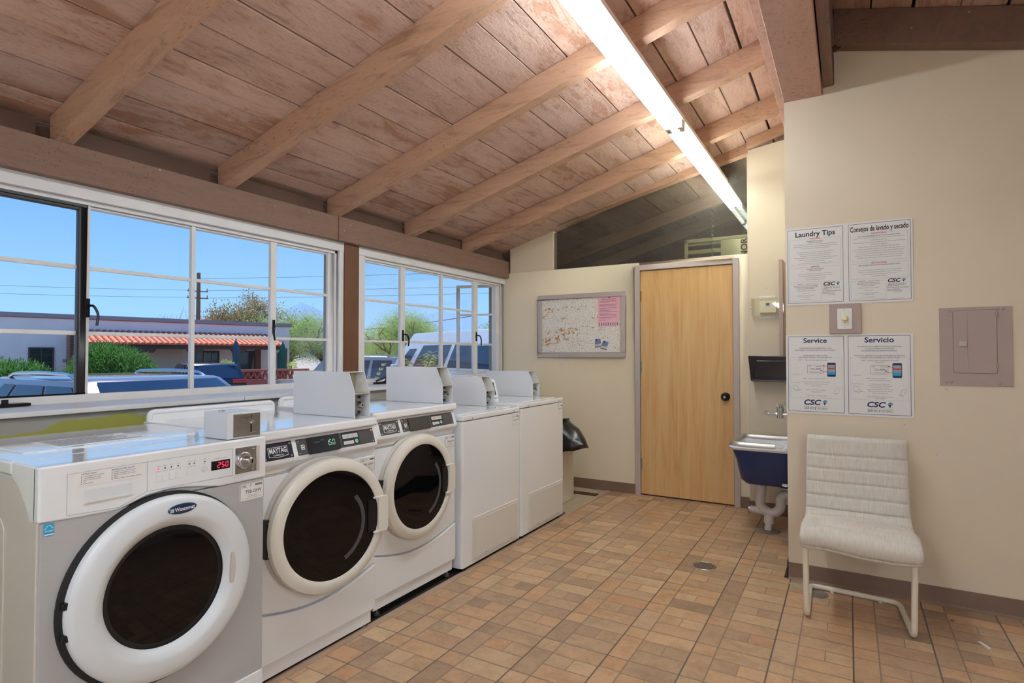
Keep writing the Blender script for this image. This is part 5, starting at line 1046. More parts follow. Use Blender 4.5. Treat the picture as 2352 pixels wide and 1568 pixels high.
# timer switch
w = thing('timer_switch', 'cream dial timer switch on a mauve backing board between the two signs', 'switch', (-0.013, YR, 1.485))
g = G(); fs.box(g, -0.090, 1.403, 0.063, 1.568, 0, 0.014); build('backing_board', g, M['mauve_dark'], w, bevel=0.004)
g = G(); fs.poly(g, rrect(-0.050, 1.428, 0.021, 1.542, 0.004), 0.014, 0.019); pl = build('cover_plate', g, M['white_plate'], w, bevel=0.0015)
g = G(); fs.box(g, -0.033, 1.450, 0.003, 1.520, 0.019, 0.021); build('dial_insert', g, M['ivory'], pl, bevel=0.001)
k = build('dial', G().lathe([(0,0.020),(0.011,0.019),(0.0145,0.014),(0.016,0.002),(0.018,0)], (-0.015, YR-0.021, 1.487), (0,-1,0), n=28), M['ivory'], pl, smooth=True)
g = G(); fs.text(g, 'OFF', -0.015, 1.511, 0.005, 0.0216); fs.text(g, 'HOLD', -0.015, 1.462, 0.005, 0.0216)
for i in range(9): a = math.radians(150-i*30); fs.text(g, str(i*5), -0.015+0.0205*math.cos(a), 1.487+0.0205*math.sin(a), 0.0032, 0.0216)
for b_ in (1.436, 1.534): fs.disc(g, -0.0145, b_, 0.0022, 0.019, 0.0198, 10)
build('lettering', g, M['ink_grey'], pl)
# breaker panel
w = thing('breaker_panel', 'mauve painted electrical breaker panel on the poster wall, right of the signs', 'breaker panel', (0.555, YR, 1.33))
g = G(); fs.box(g, 0.409, 1.128, 0.700, 1.527, 0, 0.006); build('cover', g, M['mauve_dark'], w, bevel=0.0015)
g = G(); fs.poly(g, rrect(0.4645, 1.1915, 0.6405, 1.5125, 0.011), 0.006, 0.0063); build('door_seam', g, M['seam'], w)
g = G(); fs.poly(g, rrect(0.466, 1.193, 0.639, 1.511, 0.010), 0.006, 0.0085); dr = build('door', g, M['mauve_dark'], w, bevel=0.001)
g = G(); fs.box(g, 0.5215, 1.195, 0.5235, 1.509, 0.0085, 0.0100); build('door_rib', g, M['mauve_dark'], dr)
g = G(); fs.frame(g, 0.498, 1.425, 0.614, 1.447, 0.001, 0.0085, 0.0095); build('label_frame', g, M['mauve_dark'], dr)
g = G(); fs.box(g, 0.488, 1.330, 0.520, 1.355, 0.0085, 0.016); build('latch', g, M['mauve'], dr, bevel=0.002)
for z in (1.222, 1.474): build('hinge', G().cyl((0.640, YR-0.010, z), (0.640, YR-0.010, z+0.020), 0.004), M['steel'], w)
for (a, b_) in ((0.452,1.509),(0.646,1.513),(0.666,1.512),(0.436,1.146),(0.456,1.146),(0.648,1.144)): build('screw', G().lathe([(0,0.004),(0.004,0.003),(0.006,0)], (a, YR-0.006, b_), (0,-1,0), n=14), M['steel'], w, smooth=True)

# ---------------------------------------------------------------- floor drain, cover plate, litter
w = thing('floor_drain', 'round metal floor drain grate set in the tiles', 'drain', (-0.770, 3.637, 0))
build('rim', G().lathe([(0.060,0.0),(0.066,0.0025),(0.070,0.0),(0.060,0.0)], (-0.770,3.637,0.0), (0,0,1), cap=False), M['steel'], w, smooth=True)
build('well', G().lathe([(0,0.0006),(0.062,0.0006)], (-0.770,3.637,0), (0,0,1), cap=False), M['black'], w)
g = G()
for i in range(-4, 5):
    L = math.sqrt(max(0, 0.060**2-(i*0.0135)**2)); g.box(-0.770+i*0.0135-0.0025, 3.637-L, 0.0008, -0.770+i*0.0135+0.0025, 3.637+L, 0.0022); g.box(-0.770-L, 3.637+i*0.0135-0.0022, 0.0008, -0.770+L, 3.637+i*0.0135+0.0022, 0.0021)
build('grate', g, M['steel'], w)
w = thing('cleanout_cover', 'round metal cover plate on the floor behind the chair leg, with scraped patch', 'cover plate', (-0.165, 3.55, 0))
build('plate', G().lathe([(0,0.004),(0.05,0.0035),(0.062,0.0)], (-0.165, 3.52, 0), (0,0,1)), M['steel'], w, smooth=True)
build('scraped_patch', G().prism([(-0.31,3.60),(-0.24,3.54),(-0.20,3.53),(-0.20,3.59),(-0.27,3.63)], 'z', 0, 0.0015), M['concrete'], w)
solo('paper_scrap', G().hexa([(0.487,3.298,0.001),(0.512,3.238,0.001),(0.522,3.242,0.001),(0.497,3.302,0.001),(0.487,3.298,0.004),(0.512,3.238,0.009),(0.522,3.242,0.009),(0.497,3.302,0.004)]), M['paper'], 'small white paper scrap on the tiles at the far right', 'paper scrap')
solo('washer_ring', G().lathe([(0.004,0.001),(0.004,0.004),(0.009,0.004),(0.009,0.001),(0.004,0.001)], (0.42, 3.50, 0), (0,0,1), n=20, cap=False), M['steel'], 'tiny metal ring lying on the tiles near the base of the poster wall', 'metal ring')

# ---------------------------------------------------------------- chair
ch = thing('lounge_chair', 'cream ribbed cushioned chair on a cream tube frame, against the poster wall', 'chair', (0.03, 3.37, 0))
cl = fillet([(0,3.185,0.352),(0,3.128,0.405),(0,3.22,0.440),(0,3.43,0.408),(0,3.515,0.430),(0,3.545,0.55),(0,3.592,0.845)], 0.10, 10)
seg = [0.0]
for a, b_ in zip(cl, cl[1:]): seg.append(seg[-1]+(b_-a).length)
def at_(s):
    for i in range(len(seg)-1):
        if s <= seg[i+1]: 
            t = (s-seg[i])/max(1e-9, seg[i+1]-seg[i]); return cl[i].lerp(cl[i+1], t), (cl[i+1]-cl[i]).normalized()
    return cl[-1], (cl[-1]-cl[-2]).normalized()
TOT = seg[-1]; NS, NR = 150, 44; g = G(); CH = 0.072
for i in range(NS+1):
    s = TOT*i/NS; p, t = at_(s); nrm = Vector((0, -t.z, t.y)); f = s/TOT
    end = min(1, (s/0.022)**0.5 if s < 0.022 else 1, ((TOT-s)/0.022)**0.5 if TOT-s < 0.022 else 1); end = max(end, 0.03)
    th_ = (0.036-0.008*f)*end
    puff = 1-0.26*math.exp(-((((s-0.03) % CH)/CH-0.5)*0)**2)*0 - 0.30*math.exp(-(min((s-0.04) % CH, CH-(s-0.04) % CH)/0.006)**2)*(1 if 0.04 < s < TOT-0.05 else 0)
    sag = 0.018*max(0, 1-abs(f-0.10)/0.25)
    x0 = -0.215+0.012*f; x1 = 0.284-0.022*min(1, f*1.6); cx, hw = (x0+x1)/2, (x1-x0)/2*(0.985+0.015*end)
    for k in range(NR):
        a = 2*PI*k/NR; ca, sa = math.cos(a), math.sin(a)
        ex = math.copysign(abs(ca)**0.32, ca); ey = math.copysign(abs(sa)**0.62, sa)
        wob = 0.004*math.sin(ex*5+s*20)*end
        g.v.append(Vector((cx+hw*ex, 0, 0))+p+nrm*(th_*puff*ey+wob)-Vector((0,0,sag*(ex*0.5+0.5)*0.9+0.006*math.sin(ex*3)*(f < 0.4))))
for i in range(NS):
    for k in range(NR): g.f.append([i*NR+k, i*NR+(k+1) % NR, (i+1)*NR+(k+1) % NR, (i+1)*NR+k])
g.f.append(list(range(NR))[::-1]); g.f.append([NS*NR+k for k in range(NR)])
cu = build('cushion', g, M['fabric'], ch, smooth=True); cu.data.polygons.foreach_set('use_smooth', [True]*len(cu.data.polygons))
path = fillet([(-0.192,3.50,0.40),(-0.192,3.172,0.385),(-0.188,3.172,0.0135),(-0.196,3.60,0.0135),(0.212,3.565,0.0135),(0.243,3.172,0.0135),(0.250,3.172,0.360),(0.250,3.50,0.385)], 0.045, 8)
build('tube_frame', G().tube(path, 0.0135, 16), M['frame_cream'], ch, smooth=True)
for sx in (-0.192, 0.238): build('back_rail', G().tube(fillet([(sx,3.46,0.395),(sx,3.56,0.41),(sx,3.625,0.80)], 0.06, 6), 0.0115, 12), M['frame_cream'], ch, smooth=True)
for x in (-0.09, 0.13): build('glide', G().cyl((x, 3.588-0.09*(x+0.2), 0.0), (x, 3.588-0.09*(x+0.2), 0.006), 0.008), M['white_plate'], ch)
# chair in the unseen part of the room, mirrored in the nearest washer door
bc = thing('banquet_chair', 'brown high backed banquet chair behind the camera, mirrored in the nearest washer door', 'chair', (2.05, 1.75, 0))
g = G().box(1.85, 1.53, 0.42, 2.25, 1.95, 0.49); build('seat', g, M['banquet'], bc, bevel=0.02, seg=3)
g = G().prism([(1.56,0.50),(1.93,0.50),(1.91,0.88),(1.84,0.95),(1.65,0.95),(1.58,0.88)], 'x', 2.22, 2.27); build('backrest', g, M['banquet'], bc, bevel=0.012, seg=3)
for x in (1.88, 2.24):
    for y in (1.56, 1.92): build('leg', G().tube([(x,y,0.43),(x+(0.03 if x > 2 else -0.03),y,0.0)], 0.011, 8), M['chrome'], bc, smooth=True)
# ================================================================ outside
GZ = -0.60
struct('ground', G().box(-700, -500, GZ-0.3, -3.3, 900, GZ).box(-3.3, -60, GZ-0.3, 60, -2.96, GZ).box(3.06, -2.96, GZ-0.3, 60, 40, GZ), M['asphalt'])
struct('gravel_bed', G().box(-60, 14.5, GZ-0.001, -19.5, 60, GZ+0.02).box(-60,-20,GZ-0.001,-21.8,14.5,GZ+0.02), M['gravel'])
# ---- building across the lot
bo, bu = Vector((-25.06, 8.09, 0)), Vector((0.1876, 0.9822, 0))
B = F(bo, bu, (0,0,1)); bl = thing('villa', 'low flat roofed white villa with terracotta tiled porch roof across the parking lot', 'building', tuple(B.P(5,GZ)))
g = G(); B.box(g, -9, GZ, 10.45, 2.60, -7, 0); build('wall', g, M['stucco'], bl)
g = G(); B.box(g, -9.05, 2.60, 10.55, 2.75, -7.05, 0.06); build('coping', g, M['coping'], bl)
g = G(); B.box(g, -9.02, 2.575, 10.5, 2.60, -7.02, 0.03); build('coping_stripe', g, M['brick_red'], bl)
g = G(); B.box(g, 2.6, GZ, 5.65, 1.52, 0.25, 0.30); build('tan_wall', g, M['stucco_tan'], bl)
def bwin(a0, b0, a1, b1, nx, nz, sill=True, drapes=False):
    g = G(); B.frame(g, a0, b0, a1, b1, 0.05, 0, 0.05); f = build('window', g, M['brown_trim'], bl)
    g = G(); B.box(g, a0+0.05, b0+0.05, a1-0.05, b1-0.05, 0, 0.012); build('pane', g, M['win_dark'], f)
    g = G()
    for i in range(1, nx): x = a0+(a1-a0)*i/nx; B.box(g, x-0.015, b0+0.05, x+0.015, b1-0.05, 0.012, 0.03)
    for i in range(1, nz): z = b0+(b1-b0)*i/nz; B.box(g, a0+0.05, z-0.01, a1-0.05, z+0.01, 0.012, 0.03)
    build('muntin', g, M['brown_trim'], f)
    if sill: g = G(); B.box(g, a0-0.04, b0-0.12, a1+0.06, b0, 0, 0.10); build('sill', g, M['brown_trim'], f)
    if drapes:
        g = G(); B.poly(g, [(a0+0.3,b1-0.06),(a0+0.46,b1-0.06),(a0+0.36,b0+0.1),(a0+0.28,b0+0.1)], 0.0125, 0.015); B.poly(g, [(a1-0.42,b1-0.06),(a1-0.3,b1-0.06),(a1-0.22,b0+0.06),(a1-0.36,b0+0.06)], 0.0125, 0.015); build('curtain', g, M['drape'], f)
bwin(0.77, 0.46, 1.49, 1.53, 2, 4); bwin(6.24, 0.10, 7.22, 1.42, 3, 3, False, True)
g = G(); B.box(g, 1.74, 1.0, 1.82, 1.10, 0, 0.08); build('wall_lamp', g, M['coping'], bl)
def pier(a0, a1, z1, c0, c1, mat='brick_dark'):
    g = G(); B.box(g, a0, GZ, a1, z1, c0, c1); p = build('brick_pier', g, M['mortar'], bl); g = G(); z = GZ; r = 0
    while z < z1-0.02:
        w = (a1-a0); 
        for k in range(2): B.box(g, a0+0.006+k*w/2, z+0.008, a0+w/2*(k+1)-0.006, min(z+0.085, z1), c1, c1+0.006)
        z += 0.095; r += 1
    build('bricks', g, M[mat], p)
pier(1.85, 2.35, 2.0, 0.0, 0.5); pier(8.78, 9.03, 1.5, 0, 0.1); pier(9.31, 9.62, 1.55, 1.1, 1.4)
g = G(); B.box(g, 7.98, GZ, 8.80, 1.44, 0.0, 0.04); dd = build('patio_door', g, M['brown_trim'], bl); g = G(); B.box(g, 8.06, GZ+0.1, 8.73, 1.38, 0.04, 0.05); build('pane', g, M['win_dark'], dd)
g = G(); B.box(g, 9.10, GZ, 9.28, 1.5, 1.2, 1.35).box; B.box(g, 5.9, 1.42, 9.3, 1.55, 0.9, 1.2) if False else None; build('post', g, M['stucco'], bl)
# tiled porch roof
g = G(); z0, z1, c0, c1 = 2.14, 1.66, 0.02, 1.65; n = 36; TW = (9.35-2.1)/n
for i in range(n):
    a = 2.1+TW*(i+0.5); rows = 6
    for r in range(rows):
        t0, t1 = r/rows, (r+1)/rows+0.03; p0 = B.P(a, z0+(z1-z0)*t0+0.02, c0+(c1-c0)*t0); p1 = B.P(a, z0+(z1-z0)*t1, c0+(c1-c0)*t1); d = (p1-p0).normalized(); up_ = B.u.cross(d); up_ = up_ if up_.z > 0 else -up_
        base = len(g.v); m = 6
        for p, rr in ((p0, TW*0.40), (p1, TW*0.50)):
            for k in range(m+1): th2 = PI*k/m; g.v.append(p+B.u*rr*math.cos(th2)+up_*rr*0.9*math.sin(th2))
        for k in range(m): g.f.append([base+k, base+k+1, base+m+2+k, base+m+1+k])
        g.f.append([base+m+1+k for k in range(m+1)])
rf = tag(build('porch_roof', g, M['terracotta'], bl, smooth=True), 'terracotta barrel tile roof')
g = G(); g.hexa([B.P(2.1,z0-0.04,0), B.P(9.35,z0-0.04,0), B.P(9.35,z1-0.04,1.62), B.P(2.1,z1-0.04,1.62), B.P(2.1,z0,0), B.P(9.35,z0,0), B.P(9.35,z1,1.62), B.P(2.1,z1,1.62)]); B.box(g, 2.1, 1.48, 9.3, 1.62, 1.42, 1.56)
for a in (4.0, 5.7, 7.4): B.poly(g, [(a-0.32,1.48),(a-0.22,1.34),(a+0.22,1.34),(a+0.32,1.48)], 1.42, 1.56)
build('porch_beam', g, M['brown_trim'], bl)
for a in (2.2, 5.7, 9.2): g = G(); B.box(g, a-0.06, GZ, a+0.06, 1.36, 1.43, 1.55); build('post', g, M['brown_trim'], bl)
# ---- red brick lattice fence
fw = thing('brick_fence', 'low red brick fence with triangular openings behind the parked cars', 'fence', tuple(B.P(7,GZ,5)))
g = G(); B.box(g, 5.9, GZ, 8.6, 0.36, 4.9, 5.1); B.box(g, 5.9, 0.64, 8.6, 0.72, 4.88, 5.12); k = 5.9
while k < 8.5:
    for s, e in ((k, k+0.11), (k+0.11, k+0.22)):
        B.poly(g, [(s-0.025,0.36),(s+0.025,0.36),(e+0.025,0.64),(e-0.025,0.64)] if s == k else [(e-0.025,0.36),(e+0.025,0.36),(s+0.025,0.64),(s-0.025,0.64)], 4.95, 5.05)
    k += 0.22
build('fence_wall', g, M['brick_red'], fw)
g = G(); z = GZ+0.08
while z < 0.34: B.box(g, 5.9, z, 8.6, z+0.012, 5.1, 5.103); z += 0.1
build('mortar_lines', g, M['mortar'], fw)
# ---- closed umbrellas
for (a, c, zt, mt, lab) in ((6.57, 3.2, 1.82, 'umb_blue', 'closed slate blue patio umbrella in front of the villa porch'), (8.64, 2.9, 1.77, 'umb_green', 'closed green patio umbrella at the right end of the porch')):
    w = thing('patio_umbrella', lab, 'umbrella', tuple(B.P(a, GZ, c)), 'closed patio umbrellas'); o = B.P(a, 0, c); g = G(); m = 24; pr = [(0.01,0),(0.05,-0.06),(0.14,-0.42),(0.12,-0.45),(0.09,-0.7),(0.10,-1.0),(0.085,-0.85),(0.17,-1.10)]
    for r, h in pr: g.v += [Vector((o.x+r*(1+0.18*math.cos(6*t))*math.cos(t), o.y+r*(1+0.18*math.cos(6*t))*math.sin(t), zt+h)) for t in [2*PI*q/m for q in range(m)]]
    for i in range(len(pr)-1):
        for q in range(m): g.f.append([i*m+q, i*m+(q+1) % m, (i+1)*m+(q+1) % m, (i+1)*m+q])
    build('canopy', g, M[mt], w, smooth=True); build('pole', G().cyl((o.x,o.y,GZ), (o.x,o.y,zt+0.05), 0.025), M['pole'], w)

# ---- cars
def car(name, label, loc, yaw, L, W, H, pc, belt, cab, hood=None, rails=False, wheels=True, sidew=None, hatch=True, tails=False, heads=False, tumble=0.16, cat='car'):
    """x forward. belt: lower body profile [(x,z)...] rear to front; cab: (rear base x, rear top x, front top x, front base x, zbelt)"""
    w = thing(name, label, cat, (loc[0], loc[1], GZ), rz=yaw); hw = W/2
    prof = [(-L/2+0.05, 0.35), (-L/2, 0.55)]+belt+[(L/2, 0.55), (L/2-0.05, 0.32)]
    g = G().prism(prof, 'y', -hw, hw); body = build('body', g, M[pc], w, bevel=0.09, seg=4, local=True)
    rb, rt, ft, fb_, zb = cab; cr_ = 0.05; hi = hw-0.03; ht = hw-tumble-0.02; zb0 = zb-0.06; n = 10; g = G()
    secs = []          # lofted greenhouse, rings along x from the base up
    ring_ = lambda z, x0, x1, h, bow: [(x0+bow*(1-abs(t)**2.2)*-1, t*h, z) for t in [-1+2*i/n for i in range(n+1)]][::1]+[(x1+bow*1.3*(1-abs(t)**2.2), t*h, z) for t in [1-2*i/n for i in range(n+1)]]
    K = 6
    for i in range(K+1):
        t = i/K; tt = 1-(1-t)**1.0
        secs.append(ring_(zb0+(H-0.04-zb0)*t, rb+(rt-rb)*t**1.05, fb_+(ft-fb_)*t**1.08, hi+(ht-hi)*t**1.5, 0.10))
    secs.append(ring_(H-0.018, rt+0.05, ft-0.05, ht-0.045, 0.09)); secs.append(ring_(H-0.002, rt+0.22, ft-0.25, ht-0.20, 0.05)); m = len(secs[0])
    for s in secs: g.v += [Vector(p) for p in s]
    for i in range(len(secs)-1):
        for k in range(m): g.f.append([i*m+k, i*m+(k+1) % m, (i+1)*m+(k+1) % m, (i+1)*m+k])
    g.f.append([(len(secs)-1)*m+k for k in range(m)])
    build('cabin', g, M[pc], w, smooth=True, local=True)
    # glass: inset panels following the loft
    def pt(t, side, s, off):      # t height 0..1; side 'f','r','l','R'; s 0..1 across
        z = zb0+(H-0.04-zb0)*t; h = hi+(ht-hi)*t**1.5; xr = rb+(rt-rb)*t**1.05; xf = fb_+(ft-fb_)*t**1.08
        if side == 'f': y = -1+2*s; return (xf+0.13*(1-abs(y)**2.2)+off, y*h, z+off*0.5)
        if side == 'r': y = -1+2*s; return (xr-0.10*(1-abs(y)**2.2)-off, y*h, z+off*0.5)
        x = xr+(xf-xr)*s; return (x, (h+off)*(1 if side == 'l' else -1), z)
    def panel(nm, side, s0, s1, t0, t1, r0=0, r1=0, mat='car_glass'):
        g = G(); a, b_ = 12, 6
        for j in range(b_+1):
            t = t0+(t1-t0)*j/b_; e = (j/b_)
            for i in range(a+1):
                s = (s0+r0*e)+((s1-r1*e)-(s0+r0*e))*i/a; g.v.append(Vector(pt(t, side, s, 0.012)))
        for j in range(b_):
            for i in range(a): q = j*(a+1)+i; g.f.append([q, q+1, q+a+2, q+a+1])
        o = build(nm, g, M[mat], w, smooth=True, local=True); return o
    panel('windshield', 'f', 0.04, 0.96, 0.06, 0.985, 0.02, 0.02); panel('rear_window', 'r', 0.08, 0.92, 0.25, 0.94, 0.03, 0.03)
    for sd in ('l', 'R'):
        for (s0, s1, r0, r1, *tt) in (sidew or ((0.08, 0.30, 0.05, 0), (0.33, 0.62, 0, 0), (0.65, 0.93, 0, 0.06))): panel('side_window', sd, s0, s1, *(tt or (0.13, 0.90)), r0, r1)
    if rails:
        for y in (-ht+0.05, ht-0.05):
            g = G().tube(fillet([(rt+0.10, y, H-0.07), (rt+0.30, y, H+0.025), ((rt+ft)/2, y, H+0.045), (ft-0.38, y, H+0.030), (ft-0.18, y, H-0.06)], 0.2, 6), 0.020, 8); build('roof_rail', g, M['chrome'], w, smooth=True, local=True)
    if wheels:
        for x in (-L/2+0.85, L/2-0.90):
            for y in (-hw+0.10, hw-0.10):
                wh = build('wheel', G().cyl((x,y-0.11,0.34), (x,y+0.11,0.34), 0.34, n=28), M['tyre'], w, bevel=0.03, local=True)
                build('hub', G().cyl((x,y-0.115,0.34), (x,y+0.115,0.34), 0.20, n=20), M['chrome'], wh, local=True)
    if tails:
        for y, s in ((-hw+0.02, 1), (hw-0.02, -1)): build('tail_lamp', G().box(-L/2-0.03, min(y, y+s*0.42), 0.98, -L/2+0.10, max(y, y+s*0.42), 1.10), M['tail'], w, bevel=0.02, local=True)
        fr = F((-L/2-0.012, 0, 0), (0,-1,0), (0,0,1)); g = G(); fr.box(g, -0.17, 0.76, 0.17, 0.90, 0, 0.012); pl = build('number_plate', g, M['paper'], w, local=True)
        g = G(); fr.line(g, [(-0.04,1.00),(-0.032,1.09)], 0.014, 0, 0.02); fr.line(g, [(0.04,1.00),(0.032,1.09)], 0.014, 0, 0.02); fr.box(g, -0.035, 1.038, 0.035, 1.052, 0, 0.02); build('emblem', g, M['chrome'], w, local=True)
        build('spoiler', G().prism([(rt-0.14,H-0.075),(rt+0.15,H-0.01),(rt+0.15,H-0.07)], 'y', -ht+0.08, ht-0.08), M[pc], w, bevel=0.01, local=True)
        build('antenna', G().prism([(rt+0.25,H-0.01),(rt+0.45,H-0.01),(rt+0.30,H+0.07)], 'y', -0.02, 0.02), M['black'], w, local=True)
        build('rear_wiper', G().box(-L/2+0.02, -0.02, 1.13, -L/2+0.05, 0.32, 1.15), M['black'], w, local=True)
    if heads:
        for y in (-hw+0.1, hw-0.1): build('headlamp', G().box(L/2-0.30, min(y,y-math.copysign(0.35,y)), 0.72, L/2-0.02, max(y,y-math.copysign(0.35,y)), 0.86), M['head'], w, bevel=0.03, local=True)
    for y, s in ((-hw, -1), (hw, 1)): build('wing_mirror', G().box(fb_-0.55, min(y,y+s*0.16), zb+0.02, fb_-0.38, max(y,y+s*0.16), zb+0.16), M[pc], w, bevel=0.03, local=True)
    return w
def belt(L, rz, zb, fx, hz): return [(-L/2+0.02, rz), (-L/2+0.10, zb), (fx, zb), (L/2-0.35, hz), (L/2-0.04, hz-0.16)]
car('suv', 'grey blue SUV with silver roof rails parked right outside the wide window', (-7.55, 3.74), 0.03, 4.8, 1.92, 1.63, 'suv_paint', belt(4.8, 0.95, 1.08, 0.95, 0.98), (-2.30, -1.55, 0.52, 1.38, 1.08), rails=True, heads=True, sidew=((0.07, 0.29, 0.10, 0), (0.32, 0.60, 0, 0), (0.63, 0.92, 0, 0.05)))
hx_, hy_ = -0.934, 0.358; hd = math.atan2(hy_, hx_)
car('hatchback', 'dark blue hatchback seen from behind with red tail lamps', (-16.9-0.934*2.15, 10.75+0.358*2.15), hd, 4.3, 1.80, 1.60, 'honda_paint', belt(4.3, 0.98, 1.04, 0.9, 0.98), (-2.08, -1.62, 0.25, 1.15, 1.04), tails=True)
hd = math.atan2(-0.37, -0.93)
car('suv', 'silver tan SUV parked beyond the fence, half hidden by the window frame', (-17.2+0.93*2.35, 13.1+0.37*2.35+0.3), hd, 4.7, 1.85, 1.80, 'silver_paint', belt(4.7, 0.98, 1.06, 0.85, 1.04), (-2.22, -2.05, 0.40, 1.02, 1.06), rails=True, heads=True, sidew=((0.05, 0.30, 0, 0), (0.34, 0.62, 0, 0), (0.66, 0.93, 0, 0.10)))
hd = math.atan2(0.6, -0.8); vx, vy = -10.4, 12.6
vn = Vector((-0.914, 0.405)).normalized(); hd = math.atan2(vn.y, vn.x); vc = Vector((-6.39, 10.16))+vn*2.325; off = Vector((-vn.y*-1, -vn.x))*1.0
car('van', 'white high roofed passenger van with dark side windows outside the smaller window', (vc.x+off.x, vc.y+off.y), hd, 6.85, 2.0, 2.46, 'van_paint', [(-3.40,1.1),(-3.40,1.45),(2.75,1.45),(3.25,1.20),(3.40,0.85)], (-3.39, -3.30, 1.75, 2.95, 1.45), sidew=((0.03,0.175,0,0,.17,.70),(0.205,0.505,0,0,.17,.70),(0.535,0.80,0,0,.17,.70),(0.85,0.955,0,0.03,.17,.62)), tumble=0.14, cat='van')
vr = thing('roof_unit', 'white air conditioning pod on the roof of the van', 'roof unit', tuple(Vector((vc.x+off.x-vn.x*2.0, vc.y+off.y-vn.y*2.0, GZ+2.45))), rz=hd)
build('pod', G().prism([(-0.9,0.0),(0.55,0.0),(0.60,0.08),(0.35,0.24),(-0.85,0.24)], 'y', -0.5, 0.5), M['van_paint'], vr, bevel=0.06, seg=4, local=True)
car('sedan', 'white car far behind the tree, low in the left pane of the smaller window', (-16.2, 17.0), math.atan2(-0.6, -0.7), 4.6, 1.8, 1.45, 'whitecar_paint', belt(4.6, 0.92, 0.95, 0.8, 0.90), (-1.9, -1.2, 0.2, 1.2, 0.95))

# ---- plants
def leaf_cloud(g, c, rad, n, ll, lw, rnd, up=0.3, shell=0.55, flat=False):
    c = Vector(c)
    for _ in range(n):
        d = Vector((rnd.gauss(0,1), rnd.gauss(0,1), rnd.gauss(0,1))).normalized(); r = shell+(1-shell)*rnd.random()
        p = c+Vector((d.x*rad[0]*r, d.y*rad[1]*r, d.z*rad[2]*r)); a = (d*0.8+Vector((rnd.gauss(0,.5), rnd.gauss(0,.5), rnd.gauss(0,.5)+up))).normalized()
        s = a.cross(Vector((rnd.gauss(0,1), rnd.gauss(0,1), rnd.gauss(0,1)))).normalized()*lw/2; L = ll*rnd.uniform(0.6, 1.3)
        b = len(g.v); g.v += [p, p+a*L*0.5+s, p+a*L, p+a*L*0.5-s]; g.f.append([b, b+1, b+2, b+3])
def bush(name, label, blobs, n, ll, lw, mat, seed, group=None):
    rnd = random.Random(seed); b0 = blobs[0][0]; w = thing(name, label, 'bush', (b0[0], b0[1], GZ), group); g = G()
    tot = sum(b[1][0]*b[1][2] for b in blobs)
    for c, r in blobs: leaf_cloud(g, c, r, int(n*r[0]*r[2]/tot), ll, lw, rnd)
    build('foliage', g, M[mat], w)
    g = G()
    for c, r in blobs:
        for k in range(4): g.tube([(c[0]+rnd.uniform(-.2,.2), c[1]+rnd.uniform(-.2,.2), GZ), (c[0]+rnd.uniform(-.5,.5)*r[0], c[1]+rnd.uniform(-.5,.5)*r[1], c[2]+r[2]*0.3)], [0.03, 0.012], 5)
    build('stems', g, M['bark'], w); return w
P_ = lambda a, z, c: tuple(B.P(a, z, c))
bush('oleander_bush', 'green oleander bush at the lower left of the wide window, before the villa window', [(P_(-0.1,0.25,4.2),(0.95,0.95,0.85)), (P_(-0.7,0.55,4.0),(0.8,0.8,0.6)), (P_(0.35,0.0,4.6),(0.7,0.7,0.6)), (P_(-1.6,0.35,3.8),(0.9,0.9,0.8))], 15000, 0.16, 0.028, 'oleander', 1, 'oleander bushes along the villa')
bush('oleander_bush', 'large round oleander bush hiding the left end of the tiled porch roof', [(P_(2.55,0.60,4.0),(0.95,0.9,0.95)), (P_(1.9,0.75,4.0),(0.7,0.7,0.9)), (P_(3.05,0.35,4.2),(0.65,0.65,0.75)), (P_(1.45,0.25,4.0),(0.6,0.6,0.75)), (P_(2.1,0.9,3.6),(0.6,0.6,0.75)), (P_(2.4,0.0,4.3),(1.1,0.8,0.7))], 18000, 0.18, 0.030, 'oleander', 2, 'oleander bushes along the villa')
bush('potted_shrub', 'small pale green shrub beside the closed blue umbrella', [(P_(6.05,0.70,3.6),(0.26,0.25,0.36))], 500, 0.12, 0.03, 'acacia', 3)
bush('potted_shrub', 'small pale green shrub at the foot of the brick porch pier', [(P_(8.8,0.72,3.4),(0.16,0.16,0.30))], 250, 0.11, 0.03, 'acacia', 4)
def frond_bush(label, c, n, R, seed):
    rnd = random.Random(seed); w = thing('acacia_shrub', label, 'shrub', (c[0], c[1], GZ), 'feathery yellow green shrubs just outside the smaller window'); g = G(); st = G()
    for _ in range(n):
        a = rnd.uniform(0, 2*PI); el = rnd.uniform(0.1, 1.3); L = R*rnd.uniform(0.6, 1.0); p = Vector(c); d = Vector((math.cos(a)*math.cos(el), math.sin(a)*math.cos(el), math.sin(el))); pts = []
        for k in range(9): pts.append(p.copy()); p = p+d*L/8; d = (d+Vector((0,0,-0.09))+Vector((rnd.gauss(0,.05),)*3)).normalized()
        st.tube(pts, 0.003, 4)
        for k in range(3, 9):
            for sd in (-1, 1):
                s = d.cross(Vector((0,0,1))).normalized()*sd; q = pts[k]; tip = q+(s+d*0.5).normalized()*0.085
                for j in range(5):
                    m = q.lerp(tip, (j+0.6)/5.5); b = len(g.v); u_ = (tip-q).normalized(); v_ = Vector((0,0,1)).cross(u_).normalized()
                    for sg in (-1, 1): b = len(g.v); g.v += [m, m+v_*sg*0.010+u_*0.004, m+v_*sg*0.020, m+v_*sg*0.010-u_*0.004]; g.f.append([b,b+1,b+2,b+3])
    st.tube([(c[0],c[1],GZ), (c[0],c[1],c[2])], 0.012, 6); build('fronds', g, M['acacia'], w); build('stems', st, M['bark'], w)
frond_bush('feathery yellow green shrub in front of the van, just outside the smaller window', (-4.25, 5.25, 0.98), 34, 0.42, 5)
frond_bush('lower feathery yellow green shrub left of the van nose, above the coin box', (-4.9, 5.0, 0.70), 34, 0.50, 6)
